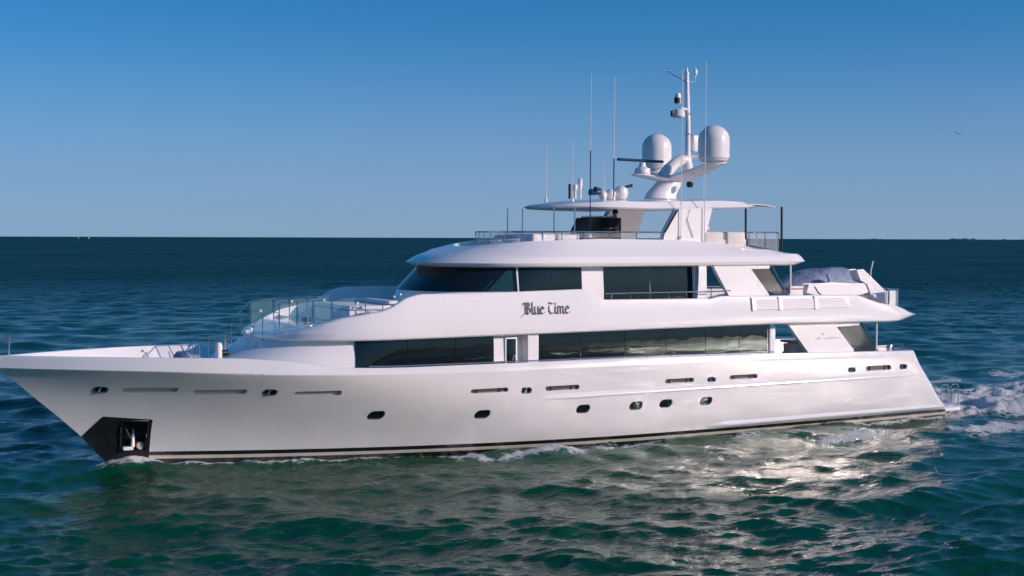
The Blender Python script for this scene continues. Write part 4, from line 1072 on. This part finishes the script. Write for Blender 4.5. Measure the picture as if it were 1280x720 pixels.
# flybridge seating
for i, (x, lab) in enumerate(((26.95, "forward beige armchair behind the flybridge rail, next to the hardtop leg"), (28.05, "aft beige armchair on the flybridge, next to the bare glass rail"))):
    s_ = empty("armchair", (x, -2.15, 7.16), lab, "armchair", "two armchairs on the aft flybridge")
    MB().box((-.48, -.4, .1), (.48, .45, .45), .08).build("seat", M['chairs'], s_)
    MB().box((-.46, -.5, .12), (.46, -.3, .97), .07).build("backrest", M['chairs'], s_)
    for q in (-1, 1): MB().box((q * .5 - .07, -.42, .1), (q * .5 + .07, .4, .68), .05).build("arm", M['chairs'], s_)
    MB().box((-.5, -.42, -.0), (.5, .4, .09), .01).build("base", M['recess'], s_)
pc = empty("table_lamp", (27.35, -1.6, 7.16), "small white globe lamp on the flybridge behind the armchairs", "lamp")
MB().tube([(0, 0, 0), (0, 0, 1.0)], .03, 8).build("stem", M['steel'], pc); MB().lathe([(0, 0), (.09, .03), (.11, .1), (.07, .19), (0, .21)], (0, 0, 1.0), 14).build("shade", M['dome'], pc)
for i, (x0, x1, y, lab) in enumerate(((18.72, 19.72, -2.2, "forward white sun pad behind the flybridge glass"), (19.80, 20.78, -2.2, "aft white sun pad behind the flybridge glass, near the helm"))):
    s_ = empty("sun_pad", ((x0 + x1) / 2, -2.0, 7.16), lab, "sun pad", "white sun pads on the flybridge")
    hx = (x1 - x0) / 2
    MB().box((-hx, -.42, 0), (hx, .6, .45), .04).build("base", M['cushion'], s_); MB().box((-hx, -.44, .46), (hx, .6, .86), .08).build("mattress", M['cushion'], s_)
s_ = empty("spa_tub", (19.75, .35, 7.16), "covered spa tub at the front of the flybridge, blue shade put into its cover colour", "spa tub")
MB().lathe([(0, 0), (1.05, 0), (1.15, .1), (1.15, .62), (1.05, .7), (0, .7)], (0, 0, 0), 32).build("tub", M['cushion'], s_); MB().lathe([(0, .70), (1.1, .705), (1.1, .78), (.9, .82), (0, .86)], (0, 0, 0), 32).build("cover", M['cover'], s_)  # blue shade at this spot is put into the cover colour
s_ = empty("foredeck_lounge", (12.55, 0, 4.8), "wide white lounge pad on the raised foredeck ahead of the windscreen", "lounge pad")
MB().box((-.95, -1.9, 0), (1.1, 1.9, .46), .05).build("base", M['cushion'], s_); MB().box((-.9, -1.8, .47), (.75, 1.8, .62), .06).build("mattress", M['cushion'], s_); MB().box((.6, -1.8, .63), (1.0, 1.8, .78), .06).build("backrest", M['cushion'], s_)
# blue bundle on the foredeck
def bundle():
    bm = bmesh.new(); bmesh.ops.create_icosphere(bm, subdivisions=3, radius=1)
    for v in bm.verts:
        c_ = v.co; k = 1 + .22 * math.sin(5 * c_.x + 2 * c_.y) * math.cos(4 * c_.z) ; v.co = (c_.x * .55 * k, c_.y * .45 * k, max(0, c_.z) * .5 * k)
    me = bpy.data.meshes.new("tarp_bundle"); bm.to_mesh(me); bm.free()
    o = link("tarp_bundle", me, M['cover']); o.location = (6.1, -.75, 3.42)
    tag(o, "crumpled blue tarpaulin heap on the foredeck beside the step rail", "tarpaulin")
bundle()
# cockpit table and chair on the aft main deck
ck = empty("cockpit_bar", (31.25, -2.55, 2.34), "pale bar counter with bright steel top seen between saloon and white wing", "bar counter")
MB().box((-.42, -.3, 0), (.38, .3, 1.15), .03).build("body", M['cushion'], ck); MB().box((-.55, -.35, 1.2), (.45, .35, 1.30), .03).build("counter_top", M['steel'], ck)
MB().tube([(-.35, 0, 1.1), (-.35, 0, 1.22)], .05, 8).build("leg", M['steel'], ck); MB().tube([(.3, 0, 1.1), (.3, 0, 1.22)], .05, 8).build("leg", M['steel'], ck)
cc = empty("cockpit_bench", (31.9, -3.05, 2.34), "white cushioned bench just inside the aft bulwark", "bench")
MB().box((-.75, -.3, .0), (.6, .3, .72), .04).build("base", M['cushion'], cc); MB().box((-.7, -.32, .73), (.45, .3, .92), .07).build("cushion", M['cushion'], cc)
ab = empty("aft_bench", (35.2, -3.2, 2.34), "pale bench with low back at the stern end of the bulwark", "bench")
MB().box((-.5, -.28, 0), (.5, .3, .45), .03).build("seat", M['cushion'], ab); MB().box((-.5, -.3, .46), (.5, -.14, .92), .04).build("backrest", M['cushion'], ab)
MB().box((-.55, -.32, .93), (.55, -.12, .99), .02).build("top_rail", M['cushion'], ab)

# the person at the flybridge helm: one skinned body, standing, facing the bow
def person():
    J = [((0, 0, .95), .155), ((0, 0, 1.12), .14), ((0, 0, 1.32), .165), ((0, 0, 1.45), .10), ((-.01, 0, 1.53), .058), ((-.02, 0, 1.60), .075), ((-.03, 0, 1.69), .098), ((-.02, 0, 1.78), .07),
         ((0, .10, .92), .10), ((0, .11, .50), .068), ((.01, .12, .08), .045), ((-.12, .13, .03), .035),
         ((0, -.10, .92), .10), ((0, -.11, .50), .068), ((.01, -.12, .08), .045), ((-.12, -.13, .03), .035),
         ((0, .20, 1.40), .062), ((-.04, .25, 1.14), .046), ((-.26, .20, 1.08), .034), ((-.34, .19, 1.09), .032),
         ((0, -.20, 1.40), .062), ((-.04, -.25, 1.14), .046), ((-.26, -.20, 1.08), .034), ((-.34, -.19, 1.09), .032)]
    E_ = [(0, 1), (1, 2), (2, 3), (3, 4), (4, 5), (5, 6), (6, 7), (0, 8), (8, 9), (9, 10), (10, 11), (0, 12), (12, 13), (13, 14), (14, 15), (3, 16), (16, 17), (17, 18), (18, 19), (3, 20), (20, 21), (21, 22), (22, 23)]
    for s_, base in ((1, 19), (-1, 23)):
        bx, by, bz = J[base][0]
        for k in range(4):
            i0 = len(J); J.append(((bx - .05, by + (k - 1.5) * .02, bz), .010)); J.append(((bx - .09, by + (k - 1.5) * .021, bz - .02), .009)); E_ += [(base, i0), (i0, i0 + 1)]
        i0 = len(J); J.append(((bx - .01, by - s_ * .045, bz + .01), .010)); E_.append((base, i0))
    me = bpy.data.meshes.new("person"); me.from_pydata([j[0] for j in J], E_, [])
    o = bpy.data.objects.new("person", me); COL.objects.link(o)
    sk = o.modifiers.new("skin", 'SKIN'); ss = o.modifiers.new("sub", 'SUBSURF'); ss.levels = 1; ss.render_levels = 1
    for i, j in enumerate(J): me.skin_vertices[0].data[i].radius = (j[1], j[1])
    me.skin_vertices[0].data[0].use_root = True
    dg = bpy.context.evaluated_depsgraph_get(); dg.update()
    m2 = bpy.data.meshes.new_from_object(o.evaluated_get(dg)); o.modifiers.clear(); o.data = m2
    m2.materials.clear(); m2.materials.append(M['darkcloth']); m2.materials.append(M['skin'])
    for p_ in m2.polygons:
        c_ = p_.center; p_.use_smooth = True
        p_.material_index = 1 if (c_.z > 1.5 or (c_.x < -.30 and c_.z > .9)) else 0
    o.location = (23.42, -.80, 7.165)
    tag(o, "person in dark clothes standing at the flybridge helm under the hardtop", "person")
    hr = MB().lathe([(.0, .0), (.115, .0), (.125, .06), (.10, .13), (.05, .165), (0, .17)], (-.01, 0, 1.69), 16).build("hair", M['hair'], o)
    MB().add([(-.13, -.012, 1.66), (-.13, .012, 1.66), (-.155, 0, 1.645), (-.12, 0, 1.69)], [(0, 1, 2), (0, 2, 3), (1, 3, 2), (0, 3, 1)]).build("nose", M['skin'], o)
person()

# ------------------------------------------------------------------ far boats and a bird
def far_boat(x, y, label, s=1.0, rz=0.6):
    o = empty("far_boat", (x, y, 0), label, "boat", "tiny white boats on the horizon"); o.rotation_euler.z = rz; o.scale = (s, s, s)
    rings = []
    for u in np.linspace(0, 1, 12):
        wv = 1.9 * (1 - (1 - min(1, u / .55)) ** 2) if u < .55 else 1.9; wv = max(wv, .05)
        rings.append([(-6 + 12 * u, -wv, 2.6 - .6 * u), (-6 + 12 * u, -wv * .8, -.3), (-6 + 12 * u, wv * .8, -.3), (-6 + 12 * u, wv, 2.6 - .6 * u)])
    MB().rings(rings).build("hull", M['gel'], o)
    MB().prism([(-2.2, 2.2), (-1.2, 4.2), (2.6, 4.2), (3.0, 2.0)], -1.4, 1.4).build("cabin", M['gel'], o, bevel=.1)
    MB().prism([(-.8, 4.2), (-.2, 6.0), (2.0, 6.0), (2.3, 4.2)], -1.2, 1.2).build("upper_cabin", M['gel'], o, bevel=.1)
far_boat(932.9, 5067.5, "fainter left one of two tiny white boats on the far left horizon", .7, 1.3)
far_boat(968.5, 5060.8, "brighter right one of two tiny white boats on the far left horizon", .85, 1.2)
def bird():
    mb = MB()
    mb.rings([[(x, r_ * math.cos(t), r_ * .9 * math.sin(t)) for t in np.linspace(0, 2 * math.pi, 10, endpoint=False)] for x, r_ in ((-.26, .01), (-.2, .04), (-.12, .05), (0, .075), (.12, .06), (.22, .03), (.32, .02))])
    for s_ in (-1, 1):
        mb.add([(-.09, s_ * .05, .03), (-.11, s_ * .28, .12), (.02, s_ * .62, .05), (.06, s_ * .30, .10), (.08, s_ * .05, .03), (-.09, s_ * .05, .015), (-.11, s_ * .28, .105), (.02, s_ * .62, .045), (.06, s_ * .30, .085), (.08, s_ * .05, .015)],
               [(0, 1, 3, 4), (1, 2, 3), (5, 9, 8, 6), (6, 8, 7), (0, 5, 6, 1), (1, 6, 7, 2), (2, 7, 8, 3), (3, 8, 9, 4)])
    o = mb.build("bird", M['bird']); o.location = (181.0, 132.6, 26.9); o.rotation_euler = (.5, .1, .9); o.scale = (1.1, 1.1, 1.1)
    tag(o, "tiny dark bird flying alone in the blue sky at right", "bird")
bird()
